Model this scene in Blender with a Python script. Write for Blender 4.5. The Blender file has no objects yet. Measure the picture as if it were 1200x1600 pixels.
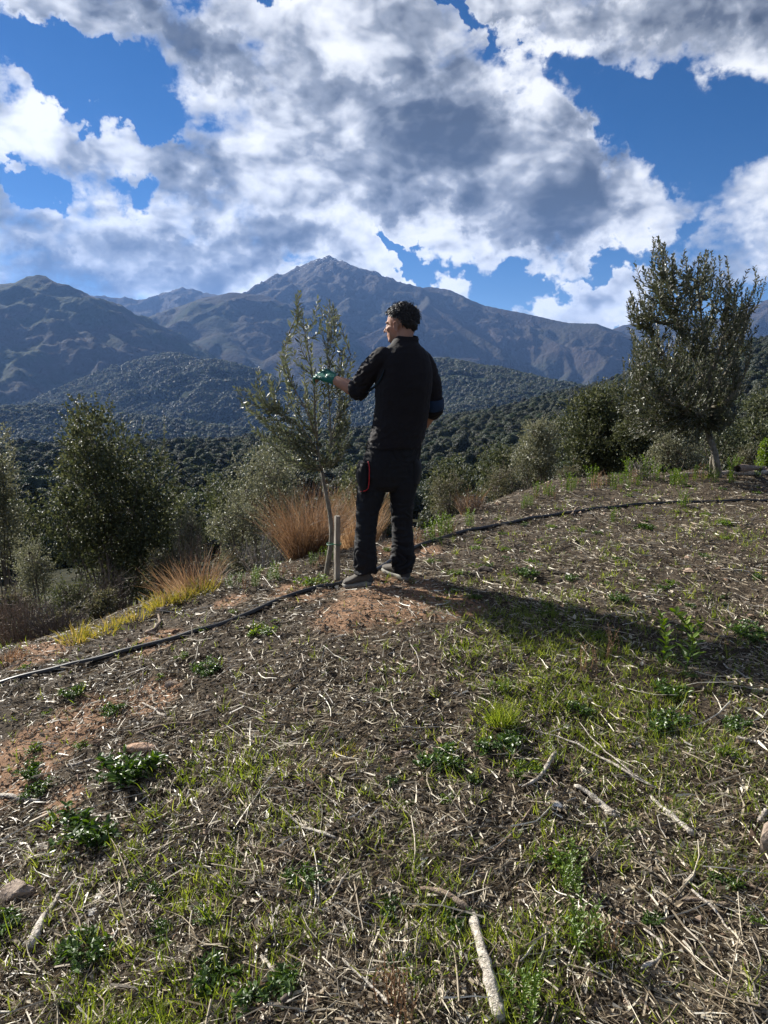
import bpy, math, random
import numpy as np
from mathutils import Vector

# ------------------------------------------------------------------ camera, light, sky
SC = bpy.context.scene
COL = SC.collection
PI = math.pi
R = math.radians
FOC = 1100.0                       # focal length in pixels of the 1200x1600 photograph
TILT = R(10.3)
CAMZ = 1.5
FW = np.array([0, math.cos(TILT), -math.sin(TILT)])
UP = np.array([0, math.sin(TILT), math.cos(TILT)])

cam_data = bpy.data.cameras.new('camera')
cam_data.sensor_fit = 'VERTICAL'
cam_data.sensor_height = 36.0
cam_data.lens = 36.0 * FOC / 1600.0
cam_data.clip_start = 0.05
cam_data.clip_end = 40000
camera = bpy.data.objects.new('camera', cam_data)
COL.objects.link(camera)
camera.location = (0, 0, CAMZ)
camera.rotation_euler = (PI / 2 - TILT, 0, 0)
SC.camera = camera

SUN_AZ = R(-50)                    # left of the view
SUN_EL = R(29)
sun_dir = np.array([math.sin(SUN_AZ) * math.cos(SUN_EL), math.cos(SUN_AZ) * math.cos(SUN_EL), math.sin(SUN_EL)])
sd = bpy.data.lights.new('sun', 'SUN')
sd.energy = 5.0
sd.angle = R(0.6)
sd.color = (1.0, 0.955, 0.87)
sun = bpy.data.objects.new('sun', sd)
COL.objects.link(sun)
sun.location = (0, 0, 50)
sun.rotation_euler = Vector(tuple(sun_dir)).to_track_quat('Z', 'Y').to_euler()

SC.view_settings.view_transform = 'Standard'
SC.view_settings.look = 'None'
SC.view_settings.gamma = 1.0
SC.view_settings.use_curve_mapping = False
SC.view_settings.exposure = 1.3
SC.cycles.max_bounces = 5
SC.cycles.diffuse_bounces = 2
SC.cycles.glossy_bounces = 2
SC.cycles.transmission_bounces = 4
SC.cycles.transparent_max_bounces = 4
SC.cycles.volume_bounces = 0
SC.cycles.sample_clamp_indirect = 4
SC.cycles.use_denoising = True
SC.cycles.use_adaptive_sampling = True
SC.cycles.adaptive_threshold = 0.015


def pix_dir(px, py):
    """unit world direction of a photograph pixel"""
    d = FW + np.array([1.0, 0, 0]) * ((px - 600) / FOC) + UP * ((800 - py) / FOC)
    return d / np.linalg.norm(d)


def azel(px, py):
    d = pix_dir(px, py)
    return math.atan2(d[0], d[1]), math.asin(d[2])


class NT:
    """small helper for writing node graphs"""
    def __init__(self, tree):
        self.t = tree
        self.n = tree.nodes
        self.l = tree.links

    def node(self, typ, **kw):
        nd = self.n.new(typ)
        for k, v in kw.items():
            setattr(nd, k, v)
        return nd

    def link(self, a, b):
        self.l.new(a, b)

    def put(self, sock, v):
        if isinstance(v, bpy.types.NodeSocket):
            self.l.new(v, sock)
        else:
            sock.default_value = v

    def m(self, op, a, b=None, c=None, clamp=False):
        nd = self.n.new('ShaderNodeMath')
        nd.operation = op
        nd.use_clamp = clamp
        for i, v in enumerate((a, b, c)):
            if v is not None:
                self.put(nd.inputs[i], v)
        return nd.outputs[0]

    def v(self, op, a, b=None, scale=None):
        nd = self.n.new('ShaderNodeVectorMath')
        nd.operation = op
        self.put(nd.inputs[0], a)
        if b is not None:
            self.put(nd.inputs[1], b)
        if scale is not None:
            self.put(nd.inputs['Scale'], scale)
        return nd.outputs['Value'] if op in ('LENGTH', 'DOT_PRODUCT', 'DISTANCE') else nd.outputs[0]

    def maprange(self, v, a, b, c=0.0, d=1.0, smooth=True):
        nd = self.n.new('ShaderNodeMapRange')
        nd.interpolation_type = 'SMOOTHSTEP' if smooth else 'LINEAR'
        self.put(nd.inputs[0], v)
        for i, q in enumerate((a, b, c, d)):
            self.put(nd.inputs[i + 1], q)
        return nd.outputs[0]

    def noise(self, vec, scale, detail=4, rough=0.5, dist=0.0, dims='3D'):
        nd = self.n.new('ShaderNodeTexNoise')
        nd.noise_dimensions = dims
        if vec is not None:
            self.l.new(vec, nd.inputs['Vector'])
        nd.inputs['Scale'].default_value = scale
        nd.inputs['Detail'].default_value = detail
        nd.inputs['Roughness'].default_value = rough
        nd.inputs['Distortion'].default_value = dist
        return nd

    def mix(self, f, a, b, blend='MIX'):
        nd = self.n.new('ShaderNodeMix')
        nd.data_type = 'RGBA'
        nd.blend_type = blend
        self.put(nd.inputs[0], f)
        for i, q in ((6, a), (7, b)):
            if isinstance(q, tuple) and len(q) == 3:
                q = q + (1.0,)
            self.put(nd.inputs[i], q)
        return nd.outputs[2]

    def ramp(self, f, stops):
        nd = self.n.new('ShaderNodeValToRGB')
        self.put(nd.inputs[0], f)
        cr = nd.color_ramp
        cr.elements[0].position, cr.elements[0].color = stops[0][0], tuple(stops[0][1]) + (1,)
        cr.elements[1].position, cr.elements[1].color = stops[-1][0], tuple(stops[-1][1]) + (1,)
        for p, c in stops[1:-1]:
            e = cr.elements.new(p)
            e.color = tuple(c) + (1,)
        return nd.outputs[0]


def build_world():
    w = bpy.data.worlds.new('World')
    SC.world = w
    w.use_nodes = True
    w.node_tree.nodes.clear()
    g = NT(w.node_tree)
    sky = g.node('ShaderNodeTexSky')
    sky.sky_type = 'NISHITA'
    sky.sun_disc = False
    sky.sun_elevation = SUN_EL
    sky.sun_rotation = SUN_AZ
    sky.altitude = 1500
    sky.air_density = 0.9
    sky.dust_density = 0.15
    sky.ozone_density = 3.0
    hsv = g.node('ShaderNodeHueSaturation')
    hsv.inputs['Saturation'].default_value = 1.42
    hsv.inputs['Value'].default_value = 0.44
    hsv.inputs['Hue'].default_value = 0.508
    g.link(sky.outputs[0], hsv.inputs['Color'])
    bg = g.node('ShaderNodeBackground')
    bg.inputs['Strength'].default_value = 0.065
    g.link(hsv.outputs[0], bg.inputs['Color'])

    tc = g.node('ShaderNodeTexCoord')
    D = tc.outputs['Generated']
    sep = g.node('ShaderNodeSeparateXYZ')
    g.link(D, sep.inputs[0])
    az = g.m('ARCTAN2', sep.outputs[0], sep.outputs[1])
    el = g.m('ARCSINE', sep.outputs[2])
    comb = g.node('ShaderNodeCombineXYZ')
    g.link(az, comb.inputs[0])
    g.link(el, comb.inputs[1])
    # bend the outlines of the cloud masses
    wn = g.noise(D, 5.0, 3, 0.55)
    warp = g.v('SCALE', g.v('SUBTRACT', wn.outputs['Color'], (0.5, 0.5, 0.5)), scale=0.16)
    wn2 = g.noise(D, 17.0, 4, 0.6)
    warp2 = g.v('SCALE', g.v('SUBTRACT', wn2.outputs['Color'], (0.5, 0.5, 0.5)), scale=0.10)
    wn3 = g.noise(D, 42.0, 5, 0.65)
    warp3 = g.v('SCALE', g.v('SUBTRACT', wn3.outputs['Color'], (0.5, 0.5, 0.5)), scale=0.05)
    pos = g.v('ADD', g.v('ADD', g.v('ADD', comb.outputs[0], warp), warp2), warp3)

    def blob(px, py, rx, ry, ang):
        a, e = azel(px, py)
        a2, e2 = azel(px + 20, py)
        a3, e3 = azel(px, py - 20)
        sx = abs(a2 - a) / 20
        sy = abs(e3 - e) / 20
        mp = g.node('ShaderNodeMapping')
        mp.vector_type = 'TEXTURE'
        g.link(pos, mp.inputs['Vector'])
        mp.inputs['Location'].default_value = (a, e, 0)
        mp.inputs['Rotation'].default_value = (0, 0, R(ang))
        mp.inputs['Scale'].default_value = (rx * sx, ry * sy, 1)
        # drop z from the warp by flattening
        fl = g.v('MULTIPLY', mp.outputs[0], (1, 1, 0))
        ln = g.v('LENGTH', fl)
        return g.m('SUBTRACT', 1.0, g.m('MULTIPLY', ln, ln))

    # cloud masses: photograph pixel centre, radii, turn (degrees, anticlockwise)
    masses = [
        (600, 120, 330, 210, -25, 1.0), (480, 40, 200, 110, 0, 1.0), (830, 275, 265, 105, -14, 1.0), (690, 330, 220, 70, -8, 0.9),
        (190, 40, 280, 62, -22, 0.9), (330, 130, 190, 75, -35, 0.9), (90, 215, 200, 70, -12, 0.9),
        (330, 285, 250, 100, -8, 1.0), (480, 250, 190, 130, 0, 1.0), (220, 390, 400, 95, 0, 1.15), (560, 415, 120, 60, -30, 0.9),
        (960, 30, 250, 90, -8, 1.0), (1150, 60, 170, 110, -30, 1.0), (1170, 340, 120, 78, 20, 0.85), (1330, 200, 150, 120, 0, 0.9),
        (920, 458, 115, 62, 8, 1.15), (722, 448, 62, 32, 0, 1.05), (1190, 415, 90, 34, 5, 0.6), (1050, 325, 60, 30, 0, 0.5),
        (-200, 250, 260, 330, 0, 1.0), (500, -260, 420, 230, -10, 0.9), (1400, 480, 160, 60, 0, 0.8),
    ]
    holes = [(130, 128, 175, 62, -22, 1.35), (215, 190, 60, 30, -30, .7), (225, 297, 60, 26, -20, 1.0), (30, 290, 70, 30, 0, 1.0), (370, 8, 60, 22, -15, 1.0), (10, 90, 90, 55, -30, .8),
             (655, 395, 90, 26, -25, .8), (980, 190, 150, 70, -35, .7), (800, 430, 90, 45, -20, .7), (1090, 240, 80, 60, 0, .5), (1000, 385, 90, 28, 0, .6), (760, 10, 70, 30, -50, 1.0)]
    C = None
    for (px, py, rx, ry, an, wgt) in masses:
        b = g.m('MULTIPLY', blob(px, py, rx, ry, an), wgt)
        b = g.m('MAXIMUM', b, -0.6)
        C = b if C is None else g.m('SMOOTH_MAX', C, b, 0.25)
    for (px, py, rx, ry, an, wgt) in holes:
        b = g.m('MULTIPLY', g.m('MAXIMUM', blob(px, py, rx, ry, an), 0.0), wgt * 1.25)
        C = g.m('SUBTRACT', C, b)
    # beyond the frame: the same kind of broken cloud goes on
    big = g.noise(D, 2.6, 4, 0.55)
    wild = g.m('MULTIPLY', g.m('SUBTRACT', big.outputs[0], 0.5), 4.0)
    out = g.maprange(g.v('DOT_PRODUCT', D, (0.0, 0.995, 0.10)), 0.78, 0.60)
    Cm = g.node('ShaderNodeMix')
    Cm.data_type = 'FLOAT'
    g.put(Cm.inputs[0], out); g.put(Cm.inputs[2], C); g.put(Cm.inputs[3], wild)
    C = Cm.outputs[0]

    dark = [(770, 250, 330, 110, -14, 1.15), (600, 280, 200, 60, 0, .7), (130, 430, 330, 45, 0, 1.1), (420, 395, 220, 45, 0, .8), (290, 75, 190, 45, -25, .85), (660, 120, 170, 90, -30, .5), (1010, 30, 220, 50, -5, .8), (330, 290, 120, 35, 0, .5), (200, 350, 110, 30, 0, .35)]
    TD = None
    for (px, py, rx, ry, an, wgt) in dark:
        b = g.m('MULTIPLY', g.m('MAXIMUM', blob(px, py, rx, ry, an), 0.0), wgt)
        TD = b if TD is None else g.m('MAXIMUM', TD, b)
    sc3 = g.v('MULTIPLY', D, (1.0, 1.0, 1.55))
    n1 = g.noise(sc3, 6.5, 10, 0.52, 0.1)
    nf = g.noise(sc3, 16.0, 8, 0.6, 0.0)
    sh = g.v('ADD', sc3, tuple(float(q) * 0.035 for q in (sun_dir + np.array([-0.5, -.2, 0.75]))))
    n1b = g.noise(sh, 6.5, 10, 0.52, 0.1)
    n2 = g.noise(sc3, 3.1, 3, 0.5)
    def puffs(vec):
        wv = g.v('ADD', vec, g.v('SCALE', g.v('SUBTRACT', g.noise(vec, 9.0, 3, .5).outputs['Color'], (0.5, 0.5, 0.5)), scale=0.10))
        vo = g.node('ShaderNodeTexVoronoi')
        vo.feature = 'F1'
        g.link(wv, vo.inputs['Vector'])
        vo.inputs['Scale'].default_value = 8.0
        vo.inputs['Detail'].default_value = 3.0
        vo.inputs['Roughness'].default_value = 0.55
        vo.inputs['Lacunarity'].default_value = 2.1
        vo.normalize = True
        return g.m('SUBTRACT', 0.42, vo.outputs['Distance'])
    pf = puffs(sc3)
    pfb = puffs(g.v('ADD', sc3, tuple(float(q) * 0.016 for q in (sun_dir + np.array([-0.4, -.2, 0.8])))))
    det0 = g.m('ADD', g.m('MULTIPLY', g.m('SUBTRACT', n1.outputs[0], 0.5), 1.7), g.m('MULTIPLY', g.m('SUBTRACT', nf.outputs[0], 0.5), 1.3))
    det = g.m('ADD', det0, g.m('MULTIPLY', pf, 1.3))
    nw = g.noise(sc3, 45.0, 5, 0.62, 0.4)
    thick = g.m('ADD', g.m('ADD', g.m('MULTIPLY', C, 0.74), det), g.m('MULTIPLY', g.m('SUBTRACT', nw.outputs[0], 0.5), 0.45))
    dens = g.maprange(thick, 0.02, g.maprange(big.outputs[0], 0.38, 0.62, 0.26, 0.75))
    relief = g.m('MULTIPLY', g.m('SUBTRACT', n1.outputs[0], n1b.outputs[0]), 1.5)
    relief = g.m('ADD', relief, g.m('MULTIPLY', g.m('SUBTRACT', pf, pfb), 2.3))
    # thick cloud is dark against the light, thin edges glow white
    bright = [(560, 70, 170, 90, -20, .8), (150, 235, 200, 60, -10, .8), (370, 250, 170, 70, -10, .55), (60, 50, 120, 40, -20, .7), (1000, 290, 70, 60, -20, .9), (600, 405, 90, 45, -20, .9), (700, 365, 200, 26, -6, .7), (180, 330, 190, 35, 0, .6),
              (900, 455, 150, 60, 0, 1.0), (720, 448, 60, 40, 0, 1.0), (1160, 330, 120, 70, 0, .8), (880, 90, 120, 40, -10, .8), (1160, 130, 90, 70, 0, .8), (470, 190, 80, 60, 0, .4)]
    TB = None
    for (px, py, rx, ry, an, wgt) in bright:
        b = g.m('MULTIPLY', g.m('MAXIMUM', blob(px, py, rx, ry, an), 0.0), wgt)
        TB = b if TB is None else g.m('MAXIMUM', TB, b)
    edge = g.maprange(thick, 0.10, 0.62, 1.0, 0.0)
    lum = g.m('ADD', g.m('ADD', g.m('SUBTRACT', 0.60, g.m('MULTIPLY', TD, 0.34)), g.m('MULTIPLY', TB, 0.34)), g.m('MULTIPLY', edge, 0.30))
    lum = g.m('ADD', lum, g.m('MULTIPLY', g.m('SUBTRACT', n2.outputs[0], 0.5), -0.35))
    lum = g.m('ADD', lum, relief)
    # small low clouds on the far side are sunlit
    lum = g.m('MINIMUM', g.m('MAXIMUM', lum, 0.02), 1.0)
    lumc = g.ramp(lum, [(0.0, (0.055, 0.063, 0.078)), (0.22, (0.125, 0.138, 0.165)), (0.48, (0.32, 0.345, 0.39)), (0.76, (0.74, 0.76, 0.80)), (1.0, (1.0, 1.0, 1.0))])
    bc = g.node('ShaderNodeBackground')
    g.link(lumc, bc.inputs['Color'])
    bc.inputs['Strength'].default_value = 0.44
    mx = g.node('ShaderNodeMixShader')
    g.link(g.m('MULTIPLY', dens, 0.97), mx.inputs[0])
    g.link(bg.outputs[0], mx.inputs[1])
    g.link(bc.outputs[0], mx.inputs[2])
    o = g.node('ShaderNodeOutputWorld')
    g.link(mx.outputs[0], o.inputs[0])
    w.cycles.sampling_method = 'MANUAL'
    w.cycles.sample_map_resolution = 512


build_world()
RNG = np.random.default_rng(7)
random.seed(7)

# ------------------------------------------------------------------ numpy noise
_perm = np.random.default_rng(3).permutation(512)
PERM = np.concatenate([_perm, _perm, _perm])
_ga = np.random.default_rng(4).normal(size=(512, 3))
GRAD = _ga / np.linalg.norm(_ga, axis=1)[:, None]


def pnoise(x, y, z=None):
    x = np.asarray(x, float); y = np.asarray(y, float)
    z = np.zeros_like(x) if z is None else np.asarray(z, float)
    xi = np.floor(x).astype(int); yi = np.floor(y).astype(int); zi = np.floor(z).astype(int)
    xf, yf, zf = x - xi, y - yi, z - zi
    u = xf * xf * xf * (xf * (xf * 6 - 15) + 10)
    v = yf * yf * yf * (yf * (yf * 6 - 15) + 10)
    w = zf * zf * zf * (zf * (zf * 6 - 15) + 10)
    res = 0
    for dx in (0, 1):
        for dy in (0, 1):
            for dz in (0, 1):
                h = PERM[(PERM[(PERM[(xi + dx) & 511] + yi + dy) & 511] + zi + dz) & 511]
                g = GRAD[h]
                d = g[..., 0] * (xf - dx) + g[..., 1] * (yf - dy) + g[..., 2] * (zf - dz)
                res = res + d * (u if dx else 1 - u) * (v if dy else 1 - v) * (w if dz else 1 - w)
    return res * 1.5


def fbm(x, y, z=None, octv=4, gain=0.5, lac=2.03, ridged=False):
    s = 0; a = 1.0; f = 1.0
    for i in range(octv):
        n = pnoise(x * f + 17.3 * i, y * f - 9.1 * i, None if z is None else z * f + 5.5 * i)
        s = s + a * ((1 - 2 * np.abs(n)) if ridged else n)
        a *= gain; f *= lac
    return s


def sstep(a, b, x):
    t = np.clip((x - a) / (b - a), 0, 1)
    return t * t * (3 - 2 * t)


def P(px, py, y):
    """world point on the ray of a photograph pixel, y metres ahead"""
    d = FW + np.array([1.0, 0, 0]) * ((px - 600) / FOC) + UP * ((800 - py) / FOC)
    return np.array([0, 0, CAMZ]) + d * (y / d[1])


def PZ(px, py, z):
    d = FW + np.array([1.0, 0, 0]) * ((px - 600) / FOC) + UP * ((800 - py) / FOC)
    return np.array([0, 0, CAMZ]) + d * ((z - CAMZ) / d[2])


# ------------------------------------------------------------------ mesh helpers
def new_mesh(name, V, F, smooth=False, tint=None):
    """V (n,3); F list of (m,k) int arrays"""
    V = np.asarray(V, dtype=np.float32)
    F = [np.asarray(f) for f in (F if isinstance(F, list) else [F]) if len(f)]
    me = bpy.data.meshes.new(name)
    me.vertices.add(len(V))
    me.vertices.foreach_set('co', V.ravel())
    nl = sum(f.size for f in F); nf = sum(len(f) for f in F)
    me.loops.add(nl)
    me.loops.foreach_set('vertex_index', np.concatenate([f.ravel() for f in F]).astype(np.int32))
    me.polygons.add(nf)
    tot = np.concatenate([np.full(len(f), f.shape[1], np.int32) for f in F])
    st = np.concatenate([[0], np.cumsum(tot)[:-1]]).astype(np.int32)
    me.polygons.foreach_set('loop_start', st)
    me.polygons.foreach_set('loop_total', tot)
    me.polygons.foreach_set('use_smooth', np.full(nf, bool(smooth)))
    if tint is not None:
        a = me.attributes.new('tint', 'FLOAT', 'POINT')
        a.data.foreach_set('value', np.asarray(tint, np.float32))
    me.update(calc_edges=True)
    me.validate()
    return me


def link_obj(name, me, mat=None, parent=None, loc=None):
    o = bpy.data.objects.new(name, me)
    COL.objects.link(o)
    if mat is not None and me is not None and len(me.materials) == 0:
        for m_ in (mat if isinstance(mat, (list, tuple)) else [mat]):
            me.materials.append(m_)
    if parent is not None:
        o.parent = parent
    if loc is not None:
        o.location = tuple(float(c) for c in loc)
    return o


def tag(o, label=None, cat=None, group=None, kind=None):
    for k, v in (('label', label), ('category', cat), ('group', group), ('kind', kind)):
        if v is not None:
            o[k] = v
    return o


def empty(name, loc):
    o = bpy.data.objects.new(name, None)
    o.empty_display_size = 0.1
    COL.objects.link(o)
    o.location = tuple(float(c) for c in loc)
    return o


class MB:
    """mesh builder: collects numpy pieces into one mesh"""
    def __init__(self):
        self.V = []; self.F = {}; self.T = []; self.n = 0

    def add(self, V, F, tint=0.5):
        V = np.asarray(V, float)
        self.V.append(V)
        for f in (F if isinstance(F, list) else [F]):
            f = np.asarray(f)
            if len(f):
                self.F.setdefault(f.shape[1], []).append(f + self.n)
        self.T.append(np.full(len(V), tint) if np.isscalar(tint) else np.asarray(tint))
        self.n += len(V)
        return self

    def tube(self, pts, rad, k=6, tint=0.5, cap=True, wob=0.0):
        pts = np.asarray(pts, float); n = len(pts)
        rad = np.broadcast_to(np.asarray(rad, float), (n,))
        T = np.gradient(pts, axis=0)
        T /= np.linalg.norm(T, axis=1)[:, None] + 1e-12
        ref = np.array([0.0, 0, 1]) if abs(T[:, 2]).mean() < 0.8 else np.array([1.0, 0, 0])
        A = np.cross(T, ref); A /= np.linalg.norm(A, axis=1)[:, None] + 1e-12
        B = np.cross(T, A)
        th = np.arange(k) * 2 * PI / k
        rr = rad[:, None] * (1 + wob * RNG.normal(size=(n, k)))
        V = pts[:, None] + rr[..., None] * (np.cos(th)[None, :, None] * A[:, None] + np.sin(th)[None, :, None] * B[:, None])
        i = np.arange(n - 1)[:, None] * k; j = np.arange(k)[None]; j2 = (j + 1) % k
        Q = np.stack([i + j, i + j2, i + k + j2, i + k + j], -1).reshape(-1, 4)
        V = V.reshape(-1, 3)
        F = [Q]
        if cap:
            V = np.vstack([V, pts[0], pts[-1]])
            a = np.arange(k)
            F.append(np.stack([np.full(k, n * k), (a + 1) % k, a], -1))
            F.append(np.stack([np.full(k, n * k + 1), (n - 1) * k + a, (n - 1) * k + (a + 1) % k], -1))
        return self.add(V, F, tint)

    def ellipsoid(self, c, r, rot=None, seg=14, rings=9, tint=0.5):
        c = np.asarray(c, float)
        ph = np.linspace(0, PI, rings + 1)[1:-1]
        th = np.arange(seg) * 2 * PI / seg
        V = [np.array([0, 0, 1.0])]
        for p_ in ph:
            for t in th:
                V.append(np.array([math.sin(p_) * math.cos(t), math.sin(p_) * math.sin(t), math.cos(p_)]))
        V.append(np.array([0, 0, -1.0]))
        V = np.array(V) * np.asarray(r, float)
        if rot is not None:
            V = V @ np.asarray(rot).T
        V = V + c
        nr = rings - 1
        F3 = []; F4 = []
        for j in range(seg):
            j2 = (j + 1) % seg
            F3.append((0, 1 + j, 1 + j2))
            F3.append((1 + nr * seg, 1 + (nr - 1) * seg + j2, 1 + (nr - 1) * seg + j))
            for i in range(nr - 1):
                F4.append((1 + i * seg + j, 1 + (i + 1) * seg + j, 1 + (i + 1) * seg + j2, 1 + i * seg + j2))
        return self.add(V, [np.array(F3), np.array(F4)], tint)

    def loft(self, rings, cap=True, tint=0.5):
        rings = np.asarray(rings, float)
        n, k, _ = rings.shape
        i = np.arange(n - 1)[:, None] * k; j = np.arange(k)[None]; j2 = (j + 1) % k
        Q = np.stack([i + j, i + j2, i + k + j2, i + k + j], -1).reshape(-1, 4)
        V = rings.reshape(-1, 3)
        F = [Q]
        if cap:
            V = np.vstack([V, rings[0].mean(0), rings[-1].mean(0)])
            a = np.arange(k)
            F.append(np.stack([np.full(k, n * k), (a + 1) % k, a], -1))
            F.append(np.stack([np.full(k, n * k + 1), (n - 1) * k + a, (n - 1) * k + (a + 1) % k], -1))
        return self.add(V, F, tint)

    def leaves(self, C, D, N, L, W, tint, fold=0.12, mid=0.45, round_=False):
        """kite (or six-point) leaves"""
        C = np.asarray(C, float); n = len(C)
        L = np.broadcast_to(L, (n,))[:, None]; W = np.broadcast_to(W, (n,))[:, None]
        D = D / (np.linalg.norm(D, axis=1)[:, None] + 1e-9)
        S = np.cross(D, N); S /= np.linalg.norm(S, axis=1)[:, None] + 1e-9
        N2 = np.cross(S, D)
        tint = np.broadcast_to(tint, (n,))
        if not round_:
            V = np.stack([C, C + D * L * mid + S * W / 2 + N2 * W * fold, C + D * L - N2 * L * 0.06, C + D * L * mid - S * W / 2 + N2 * W * fold], 1)
            F = (np.arange(n)[:, None] * 4 + np.arange(4)[None])
            return self.add(V.reshape(-1, 3), F, np.repeat(tint, 4))
        V = np.stack([C, C + D * L * .25 + S * W * .42 + N2 * W * fold, C + D * L * .7 + S * W * .38 + N2 * W * fold, C + D * L - N2 * L * .1,
                      C + D * L * .7 - S * W * .38 + N2 * W * fold, C + D * L * .25 - S * W * .42 + N2 * W * fold, C + D * L * .5], 1)
        b = np.arange(n)[:, None] * 7
        F = np.concatenate([b + np.array([[0, 1, 2, 6]]), b + np.array([[6, 2, 3, 4]]), b + np.array([[0, 6, 4, 5]])])
        return self.add(V.reshape(-1, 3), F, np.repeat(tint, 7))

    def blades(self, B, D0, D1, L, W, tint, seg=3):
        """curved grass blades: start direction D0 bends to D1"""
        n = len(B)
        L = np.broadcast_to(L, (n,))[:, None]; W = np.broadcast_to(W, (n,))[:, None]
        D0 = D0 / np.linalg.norm(D0, axis=1)[:, None]; D1 = D1 / np.linalg.norm(D1, axis=1)[:, None]
        S = np.cross(D0, RNG.normal(size=(n, 3))); S /= np.linalg.norm(S, axis=1)[:, None] + 1e-9
        rows = []; p = B.copy()
        for i in range(seg):
            w = W * (1 - 0.75 * (i / seg) ** 1.5) * 0.5
            rows += [p - S * w, p + S * w]
            t = (i + 0.5) / seg
            d = D0 * (1 - t) + D1 * t
            p = p + d / (np.linalg.norm(d, axis=1)[:, None] + 1e-9) * L / seg
        rows.append(p)
        V = np.stack(rows, 1)
        k = 2 * seg + 1
        b = np.arange(n)[:, None] * k
        F = [b + np.array([[2 * i, 2 * i + 1, 2 * i + 3, 2 * i + 2]]) for i in range(seg - 1)]
        Q = np.concatenate(F) if F else np.zeros((0, 4), int)
        Tt = b + np.array([[2 * seg - 2, 2 * seg - 1, 2 * seg]])
        return self.add(V.reshape(-1, 3), [Q, Tt], np.repeat(np.broadcast_to(tint, (n,)), k))

    def mesh(self, name, origin=(0, 0, 0), smooth=False):
        V = np.vstack(self.V) - np.asarray(origin, float)
        return new_mesh(name, V, [np.concatenate(f) for f in self.F.values()], smooth, np.concatenate(self.T))

    def build(self, name, mat, parent=None, origin=None, smooth=False, loc=None):
        if origin is None:
            origin = tuple(parent.location) if parent is not None else (0, 0, 0)
            if parent is not None and parent.parent is not None:
                origin = tuple(np.array(parent.location) + np.array(parent.parent.location))
        me = self.mesh(name, origin, smooth)
        return link_obj(name, me, mat, parent, loc)


def curve(pts, n=16):
    """Catmull-Rom through points"""
    p = np.asarray(pts, float)
    if len(p) == 2:
        t = np.linspace(0, 1, n)[:, None]
        return p[0] * (1 - t) + p[1] * t
    q = np.vstack([2 * p[0] - p[1], p, 2 * p[-1] - p[-2]])
    out = []
    m_ = len(p) - 1
    for t in np.linspace(0, m_ - 1e-9, n):
        i = int(t); f = t - i
        a, b, c, d = q[i], q[i + 1], q[i + 2], q[i + 3]
        out.append(0.5 * ((2 * b) + (-a + c) * f + (2 * a - 5 * b + 4 * c - d) * f * f + (-a + 3 * b - 3 * c + d) * f ** 3))
    return np.array(out)


def unit(v):
    v = np.asarray(v, float)
    return v / (np.linalg.norm(v, axis=-1, keepdims=True) + 1e-12)


# ------------------------------------------------------------------ materials
def base_mat(name):
    m_ = bpy.data.materials.new(name)
    m_.use_nodes = True
    m_.node_tree.nodes.clear()
    g = NT(m_.node_tree)
    out = g.node('ShaderNodeOutputMaterial')
    return m_, g, out


def leaf_mat(name, stops, rough=0.45, trans=0.35, under=None, spec=0.5, tboost=1.3, vary=False):
    m_, g, out = base_mat(name)
    at = g.node('ShaderNodeAttribute'); at.attribute_name = 'tint'
    geo = g.node('ShaderNodeNewGeometry')
    c = g.ramp(at.outputs['Fac'], stops)
    if vary:
        oi = g.node('ShaderNodeObjectInfo')
        hv = g.node('ShaderNodeHueSaturation')
        rnd = oi.outputs['Random']
        g.put(hv.inputs['Value'], g.m('ADD', 0.62, g.m('MULTIPLY', g.m('POWER', rnd, 1.6), 1.1)))
        g.put(hv.inputs['Hue'], g.m('ADD', 0.475, g.m('MULTIPLY', g.m('FRACT', g.m('MULTIPLY', rnd, 7.3)), 0.04)))
        g.put(hv.inputs['Saturation'], g.m('ADD', 0.7, g.m('MULTIPLY', g.m('FRACT', g.m('MULTIPLY', rnd, 3.7)), 0.5)))
        g.link(c, hv.inputs['Color'])
        c = hv.outputs[0]
    if under is not None:
        c2 = g.mix(geo.outputs['Backfacing'], c, under)
    else:
        c2 = c
    p = g.node('ShaderNodeBsdfPrincipled')
    g.link(c2, p.inputs['Base Color'])
    p.inputs['Roughness'].default_value = rough
    p.inputs['Specular IOR Level'].default_value = spec
    if trans > 0:
        tr = g.node('ShaderNodeBsdfTranslucent')
        hs = g.node('ShaderNodeHueSaturation')
        hs.inputs['Saturation'].default_value = 1.15
        hs.inputs['Value'].default_value = tboost
        hs.inputs['Hue'].default_value = 0.49
        g.link(c, hs.inputs['Color'])
        g.link(hs.outputs[0], tr.inputs[0])
        mx = g.node('ShaderNodeMixShader'); mx.inputs[0].default_value = trans
        g.link(p.outputs[0], mx.inputs[1]); g.link(tr.outputs[0], mx.inputs[2])
        g.link(mx.outputs[0], out.inputs[0])
    else:
        g.link(p.outputs[0], out.inputs[0])
    return m_


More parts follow.
